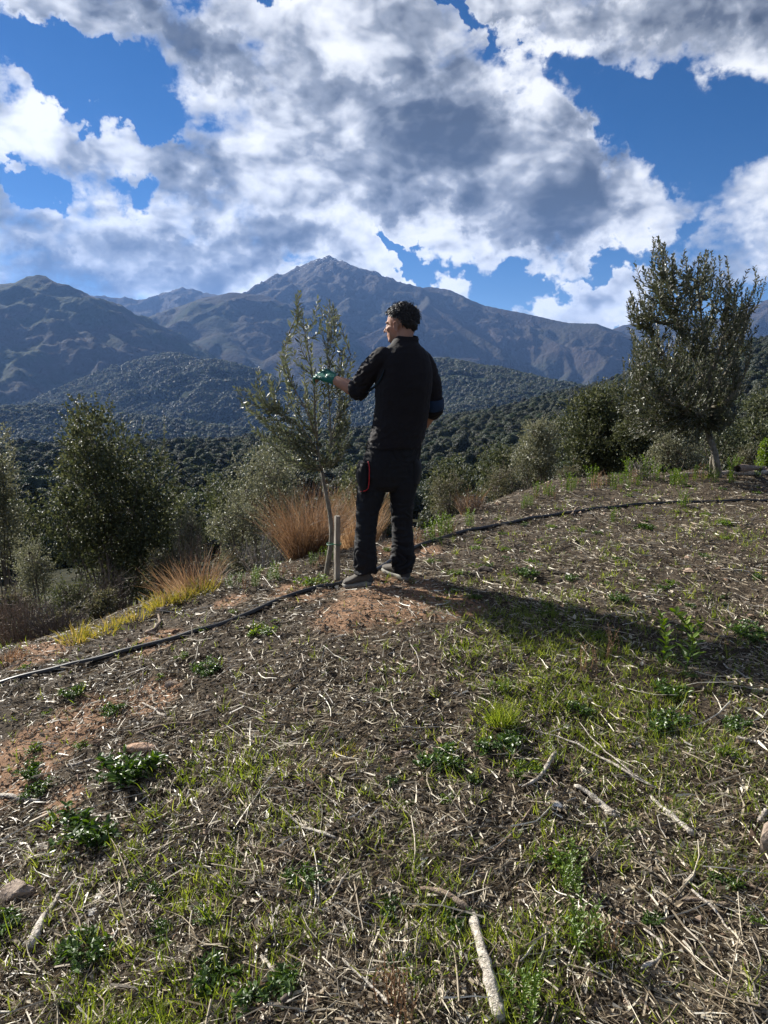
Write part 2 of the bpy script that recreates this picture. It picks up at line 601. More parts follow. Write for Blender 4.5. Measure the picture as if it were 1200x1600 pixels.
def rough_mat(name, stops, scale=20, rough=0.85, bump=0.3, detail=6, stretch=(1, 1, 1), use_tint=False, spec=0.3, bscale=None, sheen=0.0):
    m_, g, out = base_mat(name)
    tc = g.node('ShaderNodeTexCoord')
    vec = g.v('MULTIPLY', tc.outputs['Object'], stretch)
    n = g.noise(vec, scale, detail, 0.6)
    f = n.outputs[0]
    f = g.maprange(f, 0.25, 0.75, smooth=False)
    if use_tint:
        at = g.node('ShaderNodeAttribute'); at.attribute_name = 'tint'
        f = g.m('ADD', g.m('MULTIPLY', f, 0.35), g.m('MULTIPLY', at.outputs['Fac'], 0.65))
    c = g.ramp(f, stops)
    p = g.node('ShaderNodeBsdfPrincipled')
    g.link(c, p.inputs['Base Color'])
    p.inputs['Roughness'].default_value = rough
    p.inputs['Specular IOR Level'].default_value = spec
    if sheen:
        p.inputs['Sheen Weight'].default_value = sheen
    if bump:
        b = g.node('ShaderNodeBump')
        b.inputs['Strength'].default_value = bump
        b.inputs['Distance'].default_value = 0.01
        n2 = g.noise(vec, bscale or scale * 2.5, 5, 0.6)
        g.link(n2.outputs[0], b.inputs['Height'])
        g.link(b.outputs[0], p.inputs['Normal'])
    g.link(p.outputs[0], out.inputs[0])
    return m_


# ------------------------------------------------------------------ height of the ground
KN = []
for (px, py, z) in [(0, 1600, -.08), (600, 1600, 0), (1200, 1600, .03), (0, 1300, -.12), (600, 1300, .05), (1200, 1300, .1), (0, 1080, -.10), (300, 1080, .04),
                    (600, 1080, .14), (900, 1080, .15), (1200, 1080, .17), (300, 960, .06), (588, 915, .215), (900, 850, .25), (1200, 785, .27), (1122, 745, .30),
                    (150, 985, -.05), (330, 925, .07), (480, 885, .15), (700, 830, .20), (760, 800, .22), (900, 752, .28), (1200, 735, .30), (0, 1040, -.1)]:
    q = PZ(px, py, z)
    KN.append((q[0], q[1], z))
KN += [(0, -3, -.15), (-5, 0, -.5), (5, 0, .1), (-6, 5, -1.0), (8, 6, .3), (9, 10, .3), (0, 9, .2), (-4, 9, -.5), (4, 13, .3)]
KN = np.array(KN)


def _tps_fit(K, lam=0.02):
    n = len(K)
    d = np.linalg.norm(K[:, None, :2] - K[None, :, :2], axis=2)
    A = np.where(d > 0, d * d * np.log(d + 1e-9), 0) + lam * np.eye(n)
    Pm = np.hstack([np.ones((n, 1)), K[:, :2]])
    M = np.block([[A, Pm], [Pm.T, np.zeros((3, 3))]])
    return np.linalg.solve(M, np.concatenate([K[:, 2], np.zeros(3)]))


KW = _tps_fit(KN)
CREST = np.array([(-8, 2.2), (-4, 3.3), (-2.2, 3.95), (-1.84, 4.35), (-1.2, 4.8), (-.58, 5.2), (.1, 5.7), (.575, 6.25), (1.04, 7.05), (2.4, 8.95), (5.4, 9.9), (9, 10.5), (14, 10)])
# the slope beyond the crest: photograph row of the bare ground at given distance
T_PX = np.array([-500, 0, 300, 600, 750, 900, 1050, 1200, 1700])
T_D = np.array([14, 25, 50, 100, 200, 350, 500, 650, 1000])
T_PY = np.array([
    # 14   25   50   100  200  350  500  650  1000
    [1060, 980, 900, 830, 770, 722, 715, 714, 730],
    [1010, 950, 885, 825, 765, 712, 706, 705, 722],
    [960, 920, 870, 815, 755, 706, 700, 699, 716],
    [930, 890, 845, 795, 742, 690, 680, 679, 700],
    [890, 860, 825, 780, 726, 670, 655, 655, 676],
    [850, 820, 785, 745, 700, 650, 622, 615, 640],
    [820, 790, 760, 715, 665, 612, 575, 568, 600],
    [790, 765, 730, 685, 632, 580, 540, 534, 580],
    [760, 730, 690, 640, 585, 535, 505, 500, 560]])
_a = np.array([math.atan2(px - 600, FOC) for px in T_PX])
T_Z = np.zeros_like(T_PY, float)
for i in range(len(T_PX)):
    for j in range(len(T_D)):
        T_Z[i, j] = P(600, T_PY[i, j], T_D[j])[2]
T_L = np.log(T_D)


def table_z(x, y):
    az = np.arctan2(x, np.maximum(y, 0.01)); r = np.log(np.maximum(np.maximum(y, np.hypot(x, y) * 0.8), 14.0))
    u = np.interp(az, _a, np.arange(len(_a)))
    v = np.interp(r, T_L, np.arange(len(T_L)))
    i = np.clip(u.astype(int), 0, len(_a) - 2); j = np.clip(v.astype(int), 0, len(T_L) - 2)
    fu = sstep(0, 1, u - i) * .5 + (u - i) * .5; fv = (v - j)
    return (T_Z[i, j] * (1 - fu) * (1 - fv) + T_Z[i + 1, j] * fu * (1 - fv) + T_Z[i, j + 1] * (1 - fu) * fv + T_Z[i + 1, j + 1] * fu * fv)


def H(x, y, fine=True):
    x = np.asarray(x, float); y = np.asarray(y, float)
    shp = np.broadcast(x, y).shape
    x = np.broadcast_to(x, shp).ravel(); y = np.broadcast_to(y, shp).ravel()
    xc = np.clip(x, -6, 9); yc = np.clip(y, -4, 14)
    d = np.hypot(xc[:, None] - KN[None, :, 0], yc[:, None] - KN[None, :, 1])
    z = (d * d * np.log(d + 1e-9)) @ KW[:-3] + KW[-3] + KW[-2] * xc + KW[-1] * yc
    cy = np.interp(x, CREST[:, 0], CREST[:, 1])
    s = np.maximum(y - cy, 0)
    z = z - 0.36 * s * s / (s + 1.2)
    sb = np.maximum(y - cy, (np.abs(x) - 9) * 0.8)
    w = sstep(1.5, 13, sb)
    z = z * (1 - w) + table_z(x, y) * w
    if fine:
        near = 1 - sstep(14, 30, np.hypot(x, y))
        if near.max() > 0:
            z = z + near * (0.028 * fbm(x * 1.7, y * 1.7, octv=3) + 0.014 * fbm(x * 4.6 + 3, y * 4.6, octv=2) + 0.010 * fbm(x * 9, y * 9, octv=3) * 1.2)
        far = sstep(20, 60, np.hypot(x, y))
        z = z + far * 1.6 * fbm(x / 38, y / 38, octv=4)
    return z.reshape(shp)


def hit(px, py, fine=True):
    """where the ray of a photograph pixel meets the ground"""
    d = FW + np.array([1.0, 0, 0]) * ((px - 600) / FOC) + UP * ((800 - py) / FOC)
    t = 1.0 * 1.012 ** np.arange(340)
    pts = np.array([0, 0, CAMZ])[None] + d[None] * t[:, None]
    g_ = pts[:, 2] - H(pts[:, 0], pts[:, 1], fine)
    k = np.argmax(g_ < 0)
    if g_[k] >= 0:
        k = len(t) - 1
    a, b = t[max(k - 1, 0)], t[k]
    tt = np.linspace(a, b, 24)
    pts = np.array([0, 0, CAMZ])[None] + d[None] * tt[:, None]
    g_ = pts[:, 2] - H(pts[:, 0], pts[:, 1], fine)
    k = int(np.argmax(g_ < 0)) if (g_ < 0).any() else 23
    return pts[k]


def hz(x, y):
    return float(H(np.array([x]), np.array([y]))[0])


def ground_normal(x, y, e=0.12):
    zx = (H(x + e, y, False) - H(x - e, y, False)) / (2 * e)
    zy = (H(x, y + e, False) - H(x, y - e, False)) / (2 * e)
    n = np.stack([-zx, -zy, np.ones_like(zx)], -1)
    return unit(n)


def grid_faces(nr, nc):
    i = np.arange(nr - 1)[:, None] * nc; j = np.arange(nc - 1)[None]
    return np.stack([i + j, i + j + 1, i + nc + j + 1, i + nc + j], -1).reshape(-1, 4)


# ------------------------------------------------------------------ the near ground
def ground_mat():
    m_, g, out = base_mat('mulched_soil')
    geo = g.node('ShaderNodeNewGeometry')
    pos = geo.outputs['Position']
    a = g.noise(pos, 1.1, 5, 0.6)
    b = g.noise(pos, 38, 6, 0.7)
    c = g.noise(pos, 150, 4, 0.7)
    soil = g.ramp(b.outputs[0], [(0.3, (0.016, 0.011, 0.007)), (0.5, (0.048, 0.036, 0.024)), (0.72, (0.14, 0.11, 0.075))])
    orange = g.ramp(b.outputs[0], [(0.3, (0.11, 0.066, 0.04)), (0.55, (0.25, 0.145, 0.085)), (0.75, (0.42, 0.29, 0.19))])
    at = g.node('ShaderNodeAttribute'); at.attribute_name = 'bare'
    ff = g.maprange(g.m('ADD', at.outputs['Fac'], g.m('MULTIPLY', g.m('SUBTRACT', a.outputs[0], 0.5), 1.1)), 0.25, 0.6)
    col = g.mix(ff, soil, orange)
    at2 = g.node('ShaderNodeAttribute'); at2.attribute_name = 'scrub'
    far = g.ramp(a.outputs[0], [(0.3, (0.025, 0.028, 0.015)), (0.7, (0.07, 0.06, 0.035))])
    col = g.mix(at2.outputs['Fac'], col, far)
    p = g.node('ShaderNodeBsdfPrincipled')
    g.link(col, p.inputs['Base Color'])
    p.inputs['Roughness'].default_value = 0.95
    p.inputs['Specular IOR Level'].default_value = 0.15
    bp = g.node('ShaderNodeBump'); bp.inputs['Strength'].default_value = 0.7; bp.inputs['Distance'].default_value = 0.012
    g.link(g.m('ADD', b.outputs[0], g.m('MULTIPLY', c.outputs[0], 0.5)), bp.inputs['Height'])
    g.link(bp.outputs[0], p.inputs['Normal'])
    g.link(p.outputs[0], out.inputs[0])
    return m_


# patches of bare orange soil: (px, py, radius px)
BARE = [(620, 935, 90), (545, 960, 60), (470, 925, 50), (700, 945, 60), (590, 820, 40), (125, 1130, 55), (40, 1205, 50), (100, 1255, 25), (250, 1000, 40), (60, 1020, 45), (240, 1085, 40),
        (360, 940, 30), (40, 1170, 40), (640, 860, 50)]
BARE_W = []
for (px, py, r) in BARE:
    q = hit(px, py, False)
    BARE_W.append((q[0], q[1], r / FOC * np.linalg.norm(q - np.array([0, 0, CAMZ]))))


def bare_field(x, y):
    f = np.zeros_like(x)
    for (bx, by, br) in BARE_W:
        f = np.maximum(f, np.exp(-((x - bx) ** 2 + ((y - by) * 0.75) ** 2) / (br * br)))
    return f


def build_ground():
    rs = 0.7 * (34 / 0.7) ** (np.linspace(0, 1, 430))
    az = R(60) * np.linspace(-1, 1, 470)
    rr, aa = np.meshgrid(rs, az, indexing='ij')
    x = rr * np.sin(aa); y = rr * np.cos(aa)
    z = H(x, y)
    z = z + (1 - sstep(6, 14, rr)) * 0.006 * fbm(x * 32, y * 32, octv=2)
    V1 = np.stack([x, y, z], -1).reshape(-1, 3)
    F1 = grid_faces(len(rs), len(az))[:, ::-1]
    rs2 = 0.7 * (34 / 0.7) ** (np.linspace(0, 1, 70))
    az2 = np.linspace(R(60), R(300), 110)
    rr2, aa2 = np.meshgrid(rs2, az2, indexing='ij')
    x2 = rr2 * np.sin(aa2); y2 = rr2 * np.cos(aa2)
    z2 = H(x2, y2)
    V2 = np.stack([x2, y2, z2], -1).reshape(-1, 3)
    F2 = grid_faces(len(rs2), len(az2))[:, ::-1] + len(V1)
    th = np.linspace(0, 2 * PI, 41)[:-1]
    x3 = 0.72 * np.sin(th); y3 = 0.72 * np.cos(th)
    V3 = np.vstack([np.stack([x3, y3, H(x3, y3)], -1), [[0, 0, hz(0, 0)]]])
    b0 = len(V1) + len(V2)
    F3 = np.array([(b0 + 40, b0 + (i + 1) % 40, b0 + i) for i in range(40)])
    V = np.vstack([V1, V2, V3])
    me = new_mesh('ground', V, [np.vstack([F1, F2]), F3], True)
    a = me.attributes.new('bare', 'FLOAT', 'POINT')
    a.data.foreach_set('value', bare_field(V[:, 0], V[:, 1]).astype(np.float32))
    cy = np.interp(V[:, 0], CREST[:, 0], CREST[:, 1])
    a = me.attributes.new('scrub', 'FLOAT', 'POINT')
    a.data.foreach_set('value', sstep(0.3, 3.0, V[:, 1] - cy).astype(np.float32))
    o = link_obj('ground', me, ground_mat())
    tag(o, 'sloping knoll of mulched brown soil with orange earth patches', kind='structure')


build_ground()


# ------------------------------------------------------------------ valley slope, hills and mountains
def slope_mat(name, low, high, scale, snow=None, bump=6.0, pale=None, palelim=(0.52, 0.68), rock=None):
    m_, g, out = base_mat(name)
    geo = g.node('ShaderNodeNewGeometry')
    pos = geo.outputs['Position']
    a = g.noise(pos, scale, 6, 0.62)
    b = g.noise(pos, scale * 9, 5, 0.7)
    f = g.m('ADD', g.m('MULTIPLY', a.outputs[0], 0.6), g.m('MULTIPLY', b.outputs[0], 0.4))
    col = g.mix(g.maprange(f, 0.42, 0.58), low, high)
    if pale is not None:
        c = g.noise(pos, scale * 0.45, 4, 0.6)
        col = g.mix(g.maprange(c.outputs[0], palelim[0], palelim[1]), col, pale)
    sep = g.node('ShaderNodeSeparateXYZ'); g.link(pos, sep.inputs[0])
    if rock is not None:
        n = g.noise(pos, scale * 5, 6, 0.7)
        hgt = g.m('ADD', sep.outputs[2], g.m('MULTIPLY', g.m('SUBTRACT', n.outputs[0], 0.5), 300))
        col = g.mix(g.maprange(hgt, rock[0], rock[1]), col, rock[2])
    if snow is not None:
        n = g.noise(pos, scale * 14, 6, 0.75)
        sn = g.node('ShaderNodeSeparateXYZ'); g.link(geo.outputs['Normal'], sn.inputs[0])
        hh = g.maprange(sep.outputs[2], snow[0], snow[1])
        k = g.m('ADD', g.m('MULTIPLY', hh, 0.18), n.outputs[0])
        col = g.mix(g.maprange(k, 0.70, 0.74), col, (0.75, 0.78, 0.85))
    p = g.node('ShaderNodeBsdfPrincipled')
    g.link(col, p.inputs['Base Color'])
    p.inputs['Roughness'].default_value = 1.0
    p.inputs['Specular IOR Level'].default_value = 0.05
    bp = g.node('ShaderNodeBump'); bp.inputs['Strength'].default_value = 1.0; bp.inputs['Distance'].default_value = bump
    v = g.node('ShaderNodeTexVoronoi'); v.inputs['Scale'].default_value = scale * 14
    g.link(pos, v.inputs['Vector'])
    g.link(g.m('SUBTRACT', b.outputs[0], g.m('MULTIPLY', v.outputs[0], 0.5)), bp.inputs['Height'])
    g.link(bp.outputs[0], p.inputs['Normal'])
    g.link(p.outputs[0], out.inputs[0])
    return m_


CULL_AZ = np.linspace(R(-45), R(45), 721)
CULL = []          # (r samples, max elevation angle so far) per azimuth, in order of distance


def polar_sheet(name, zf, r0, r1, nr, na, mat, amax=44, label=None, lin=False):
    t = np.linspace(0, 1, nr)
    rs = r0 + (r1 - r0) * t if lin else r0 * (r1 / r0) ** t
    az = R(amax) * np.linspace(-1, 1, na)
    rr, aa = np.meshgrid(rs, az, indexing='ij')
    x = rr * np.sin(aa); y = rr * np.cos(aa)
    z = zf(x, y)
    me = new_mesh(name, np.stack([x, y, z], -1).reshape(-1, 3), [grid_faces(nr, na)[:, ::-1]], True)
    o = link_obj(name, me, mat)
    tag(o, label, kind='structure')
    ang = (z - CAMZ) / rr
    return o, rs, az, ang


HORIZON = np.full(2001, -9.0)      # running skyline (tangent of elevation) per azimuth, for leaving out what nothing shows
HAZ = np.linspace(R(-44), R(44), 2001)


def raise_horizon(az, ang):
    global HORIZON
    HORIZON = np.maximum(HORIZON, np.interp(HAZ, az, ang.max(0)))


def slope_z(x, y):
    return H(x, y) - 0.25


class Ridges:
    def __init__(self):
        self.S = []

    def line(self, pts, k):
        """pts: photograph (px, py, horizontal distance) or world points"""
        W = []
        for p in pts:
            q = pix_dir(p[0], p[1])
            h = math.hypot(q[0], q[1])
            W.append(np.array([0, 0, CAMZ]) + q * (p[2] / h))
        self.world(W, k)
        return W

    def world(self, W, k):
        for a, b in zip(W[:-1], W[1:]):
            self.S.append((a[0], a[1], a[2], b[0], b[1], b[2], k))

    def spurs(self, W, k, drop, rng, step=350, base=-80, jit=0.5, sub=True, toward=None):
        W = np.array(W)
        seg = np.linalg.norm(np.diff(W[:, :2], axis=0), axis=1)
        L = np.concatenate([[0], np.cumsum(seg)])
        s = step * 0.4
        while s < L[-1]:
            p = np.array([np.interp(s, L, W[:, i]) for i in range(3)])
            d = -p[:2] / np.linalg.norm(p[:2]) if toward is None else np.array(toward, float)
            a = rng.normal() * jit
            d = np.array([d[0] * math.cos(a) - d[1] * math.sin(a), d[0] * math.sin(a) + d[1] * math.cos(a)])
            pts = [p.copy()]
            q = p.copy(); dr = drop * rng.uniform(0.85, 1.2)
            ln = step * 0.6
            while q[2] > base and len(pts) < 12:
                a = rng.normal() * 0.28
                d = np.array([d[0] * math.cos(a) - d[1] * math.sin(a), d[0] * math.sin(a) + d[1] * math.cos(a)])
                q = q + np.array([d[0] * ln, d[1] * ln, -ln * dr * rng.uniform(0.6, 1.4)])
                pts.append(q.copy())
                if sub and len(pts) > 2 and rng.random() < 0.8:
                    sg = rng.choice([-1, 1]); a2 = sg * rng.uniform(0.6, 1.1)
                    d2 = np.array([d[0] * math.cos(a2) - d[1] * math.sin(a2), d[0] * math.sin(a2) + d[1] * math.cos(a2)])
                    q2 = [q.copy()]
                    for _ in range(4):
                        q2.append(q2[-1] + np.array([d2[0] * ln * .6, d2[1] * ln * .6, -ln * .6 * dr * 1.35]))
                    self.world(q2, k * 1.1)
            self.world(pts, k)
            s += step * rng.uniform(0.7, 1.35)

    def z(self, x, y, soft=30, floor=-110, amp=0.0, nscale=300, sharp=True):
        best = np.full(x.shape, -1e9); near = np.full(x.shape, 1e9)
        for (ax, ay, az_, bx, by, bz, k) in self.S:
            dx, dy = bx - ax, by - ay
            l2 = dx * dx + dy * dy + 1e-9
            t = np.clip(((x - ax) * dx + (y - ay) * dy) / l2, 0, 1)
            d = np.sqrt((x - ax - t * dx) ** 2 + (y - ay - t * dy) ** 2 + soft * soft) - soft
            zz = az_ + t * (bz - az_) - k * d
            best = np.maximum(best, zz)
            near = np.where(zz >= best, d, near)
        w = sstep(0, nscale * 0.8, near) * 0.9 + 0.10
        nz = fbm(x / nscale, y / nscale, octv=6, gain=0.52, ridged=True) - 0.9
        best = best + amp * w * nz
        return np.maximum(best, floor + 12 * fbm(x / 400, y / 400, octv=3))


def crag(z, x, y, lo, hi, amp):
    return z + sstep(lo, hi, z) * amp * (fbm(x / 170, y / 170, octv=5, gain=.55, ridged=True) - .9)


def build_far():
    rng = np.random.default_rng(11)
    D_GREEN = (0.018, 0.026, 0.012); GREEN = (0.027, 0.035, 0.016); BROWN = (0.040, 0.035, 0.031); PALE = (0.11, 0.09, 0.065)
    o, rs, az, ang = polar_sheet('valley_slope', slope_z, 26, 1000, 240, 420,
                                 slope_mat('forest_floor', (0.02, 0.022, 0.012), (0.045, 0.04, 0.022), 0.03, bump=1.0), label='wooded slope running down behind the knoll')
    global_cull['slope'] = (rs, az, ang)
    # low wooded hills across the valley
    Rg = Ridges()
    A = Rg.line([(-350, 640, 1500), (-120, 650, 1400), (60, 640, 1350), (200, 655, 1250), (330, 672, 1150), (460, 690, 1100)], 0.45)
    Rg.spurs(A, 0.5, 0.22, rng, 200, -90, 0.5, sub=False)
    A = Rg.line([(560, 640, 1800), (640, 600, 1700), (690, 566, 1650), (760, 578, 1550), (850, 600, 1350), (960, 625, 1150), (1080, 640, 1000)], 0.42)
    Rg.spurs(A, 0.5, 0.26, rng, 260, -90, 0.6)
    A = Rg.line([(200, 600, 2200), (265, 556, 2100), (300, 580, 2050), (330, 566, 1950), (380, 590, 1900), (450, 625, 1750), (560, 650, 1600)], 0.42)
    Rg.spurs(A, 0.5, 0.28, rng, 220, -90, 0.6)
    hills = polar_sheet('hills', lambda x, y: Rg.z(x, y, 40, -110, 16, 140), 850, 2600, 230, 560,
                        slope_mat('hill_woods', D_GREEN, GREEN, 0.012, pale=BROWN, palelim=(0.56, 0.66), bump=2.5), label='low wooded hills across the valley')
    global_cull['hills'] = hills[1:]
    # left mountain
    Rl = Ridges()
    A = Rl.line([(-450, 380, 3600), (-250, 420, 3500), (-100, 462, 3400), (0, 452, 3200), (35, 441, 3100), (65, 437, 3050), (92, 447, 3000), (112, 468, 2950), (140, 500, 2850), (200, 543, 2700), (250, 572, 2600), (330, 620, 2400)], 0.5)
    Rl.spurs(A, 0.58, 0.34, rng, 330, -80, 0.5)
    m1 = polar_sheet('left_mountain', lambda x, y: crag(Rl.z(x, y, 25, -115, 42, 260), x, y, 280, 420, 22), 1900, 4200, 210, 430,
                     slope_mat('mountain_woods', D_GREEN, GREEN, 0.006, pale=BROWN, palelim=(0.45, 0.6), bump=5, rock=(330, 480, (0.05, 0.047, 0.035))), label='wooded mountain with a craggy top at left')
    # rounded middle mountain
    Rm = Ridges()
    A = Rm.line([(150, 520, 4300), (230, 497, 4100), (300, 475, 3950), (330, 464, 3850), (365, 458, 3800), (410, 461, 3800), (440, 473, 3750), (500, 515, 3650), (560, 540, 3500), (640, 556, 3300), (720, 560, 3100), (800, 600, 2800)], 0.5)
    Rm.spurs(A, 0.6, 0.33, rng, 330, -80, 0.55)
    m2 = polar_sheet('middle_mountain', lambda x, y: Rm.z(x, y, 40, -118, 45, 300), 2300, 5000, 200, 460,
                     slope_mat('middle_woods', D_GREEN, (0.032, 0.034, 0.024), 0.005, pale=BROWN, palelim=(0.42, 0.6), bump=6), label='rounded wooded mountain below the high peak')
    # the high peak and its ridge
    Rp = Ridges()
    A = Rp.line([(-60, 520, 6200), (60, 470, 5900), (105, 456, 5700), (160, 465, 5600), (232, 468, 5600), (258, 459, 5700), (285, 451, 5800), (318, 461, 5800), (350, 462, 5700), (400, 462, 5500), (425, 452, 5300), (455, 439, 5100), (478, 427, 5000), (498, 408, 4900), (512, 401, 4880),
                 (532, 408, 4860), (548, 422, 4850), (562, 433, 4840), (582, 442, 4800), (606, 436, 4750), (640, 447, 4700), (700, 455, 4600), (760, 478, 4500), (830, 492, 4400), (890, 505, 4300), (932, 506, 4200), (968, 518, 4200), (1060, 560, 4200)], 0.52)
    B = Rp.line([(940, 545, 5600), (975, 508, 5500), (1050, 500, 5500), (1130, 498, 5500), (1165, 482, 5500), (1200, 470, 5500), (1350, 440, 5500), (1500, 470, 5500)], 0.5)
    Rp.spurs(A, 0.62, 0.36, rng, 420, -60, 0.5)
    Rp.spurs(B, 0.62, 0.36, rng, 500, -60, 0.5)
    C = Rp.line([(582, 442, 4800), (640, 500, 4350), (690, 540, 3900), (760, 575, 3500), (840, 600, 3000), (900, 615, 2700)], 0.5)
    Rp.spurs(C, 0.6, 0.3, rng, 360, -60, 0.5, toward=(-0.8, -0.6))
    Rp.spurs(C, 0.6, 0.3, rng, 360, -60, 0.5, toward=(0.8, -0.6))
    m3 = polar_sheet('mountain', lambda x, y: crag(Rp.z(x, y, 5, -120, 48, 360), x, y, 380, 700, 20), 2700, 6900, 270, 720,
                     slope_mat('high_mountain', (0.03, 0.032, 0.022), (0.038, 0.036, 0.030), 0.004, snow=(560, 900), pale=(0.044, 0.037, 0.035), palelim=(0.38, 0.6), bump=9, rock=(380, 700, (0.062, 0.057, 0.056))),
                     label='high rocky peak with snow patches and a long ridge')
    # valley floor under everything out to the far side
    def floor(x, y):
        return -121 - (np.hypot(x, y) - 500) * 0.0 + 4 * fbm(x / 500, y / 500, octv=2)
    polar_sheet('valley_floor', floor, 300, 9000, 40, 120, slope_mat('valley_woods', D_GREEN, GREEN, 0.01, bump=3), amax=60, label='valley floor under the hills')
    # what lies round behind the camera: plain wooded terrain
    th = np.linspace(R(50), R(310), 70); rs_ = 30 * (9000 / 30) ** np.linspace(0, 1, 40)
    rr, aa = np.meshgrid(rs_, th, indexing='ij')
    x = rr * np.sin(aa); y = rr * np.cos(aa)
    z = np.where(rr < 200, 0, 0) - 2 - 0.02 * rr * (rr < 2000) - 40 * (rr >= 2000) + 25 * fbm(x / 700, y / 700, octv=4) * sstep(30, 900, rr)
    w = sstep(R(50), R(70), aa) * sstep(R(310), R(290), aa)
    z = z * w + (1 - w) * -125
    me = new_mesh('terrain', np.stack([x, y, z], -1).reshape(-1, 3), [grid_faces(len(rs_), len(th))[:, ::-1]], True)
    o = link_obj('terrain', me, bpy.data.materials['valley_woods'])
    tag(o, 'wooded land behind the viewpoint', kind='structure')


global_cull = {}
build_far()

# ------------------------------------------------------------------ haze in the valley
def build_haze():
    x0, x1, y0, y1, z0, z1 = -11000, 11000, -10000, 11000, -400, 1150
    V = [(x, y, z) for x in (x0, x1) for y in (y0, y1) for z in (z0, z1)]
    F = np.array([(0, 1, 3, 2), (4, 6, 7, 5), (0, 4, 5, 1), (2, 3, 7, 6), (0, 2, 6, 4), (1, 5, 7, 3)])
    me = new_mesh('haze', V, [F])
    m_, g, out = base_mat('haze_air')
    p = g.node('ShaderNodeVolumePrincipled')
    p.inputs['Color'].default_value = (0.25, 0.47, 1.0, 1)
    p.inputs['Density'].default_value = 5.0e-5
    p.inputs['Anisotropy'].default_value = 0.25
    g.link(p.outputs[0], out.inputs['Volume'])
    o = link_obj('haze', me, m_)
    tag(o, 'bluish haze filling the air of the valley', kind='stuff')


build_haze()


# ------------------------------------------------------------------ woods
def forest_crown(seed, n=900, tall=1.0, leaf=0.095):
    """a lumpy evergreen crown of leaf clumps about 1 m radius, with a trunk stub; unit size"""
    r = np.random.default_rng(seed)
    mb = MB()
    lobes = []
    for i in range(17):
        a = r.uniform(0, 2 * PI); rad = r.uniform(0.1, 0.68)
        z = r.uniform(0.25, 1.05) * tall
        rad *= 1.0 - 0.45 * z / tall
        lobes.append((np.array([rad * math.cos(a), rad * math.sin(a), z]), r.uniform(0.22, 0.38)))
    lobes.append((np.array([0, 0, 0.75 * tall]), 0.55))
    P0 = []; N0 = []
    for c, s in lobes:
        k = int(n * s * s * 2.2 / 3)
        d = unit(r.normal(size=(k, 3))); d[:, 2] = np.where(d[:, 2] < -0.35, -d[:, 2], d[:, 2])
        P0.append(c + d * s * r.uniform(0.82, 1.06, (k, 1))); N0.append(d)
    P0 = np.vstack(P0); N0 = np.vstack(N0)
    D = unit(N0 * 0.35 + unit(np.cross(N0, r.normal(size=N0.shape))) + np.array([0, 0, 0.2]))
    mb.leaves(P0 - D * 0.06, D, unit(N0 + 0.5 * r.normal(size=N0.shape)), leaf * r.uniform(0.7, 1.3, len(P0)), leaf * 0.7 * r.uniform(0.7, 1.2, len(P0)), np.clip(0.5 + 0.2 * r.normal(size=len(P0)), 0, 1), fold=0.1)
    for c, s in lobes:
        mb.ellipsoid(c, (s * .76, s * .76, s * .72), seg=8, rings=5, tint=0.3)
    return mb


FOREST_MAT = leaf_mat('forest_leaves', [(0.0, (0.014, 0.021, 0.007)), (0.5, (0.038, 0.050, 0.018)), (1.0, (0.10, 0.11, 0.05))], rough=0.5, trans=0.3, spec=0.35, vary=True)
FOREST_MAT2 = leaf_mat('forest_leaves_blue', [(0.0, (0.012, 0.02, 0.009)), (0.5, (0.030, 0.045, 0.020)), (1.0, (0.08, 0.10, 0.05))], rough=0.5, trans=0.28, spec=0.35, vary=True)
BARK = rough_mat('bark', [(0.2, (0.05, 0.04, 0.03)), (0.8, (0.16, 0.14, 0.115))], scale=30, stretch=(1, 1, .3), bump=0.6)


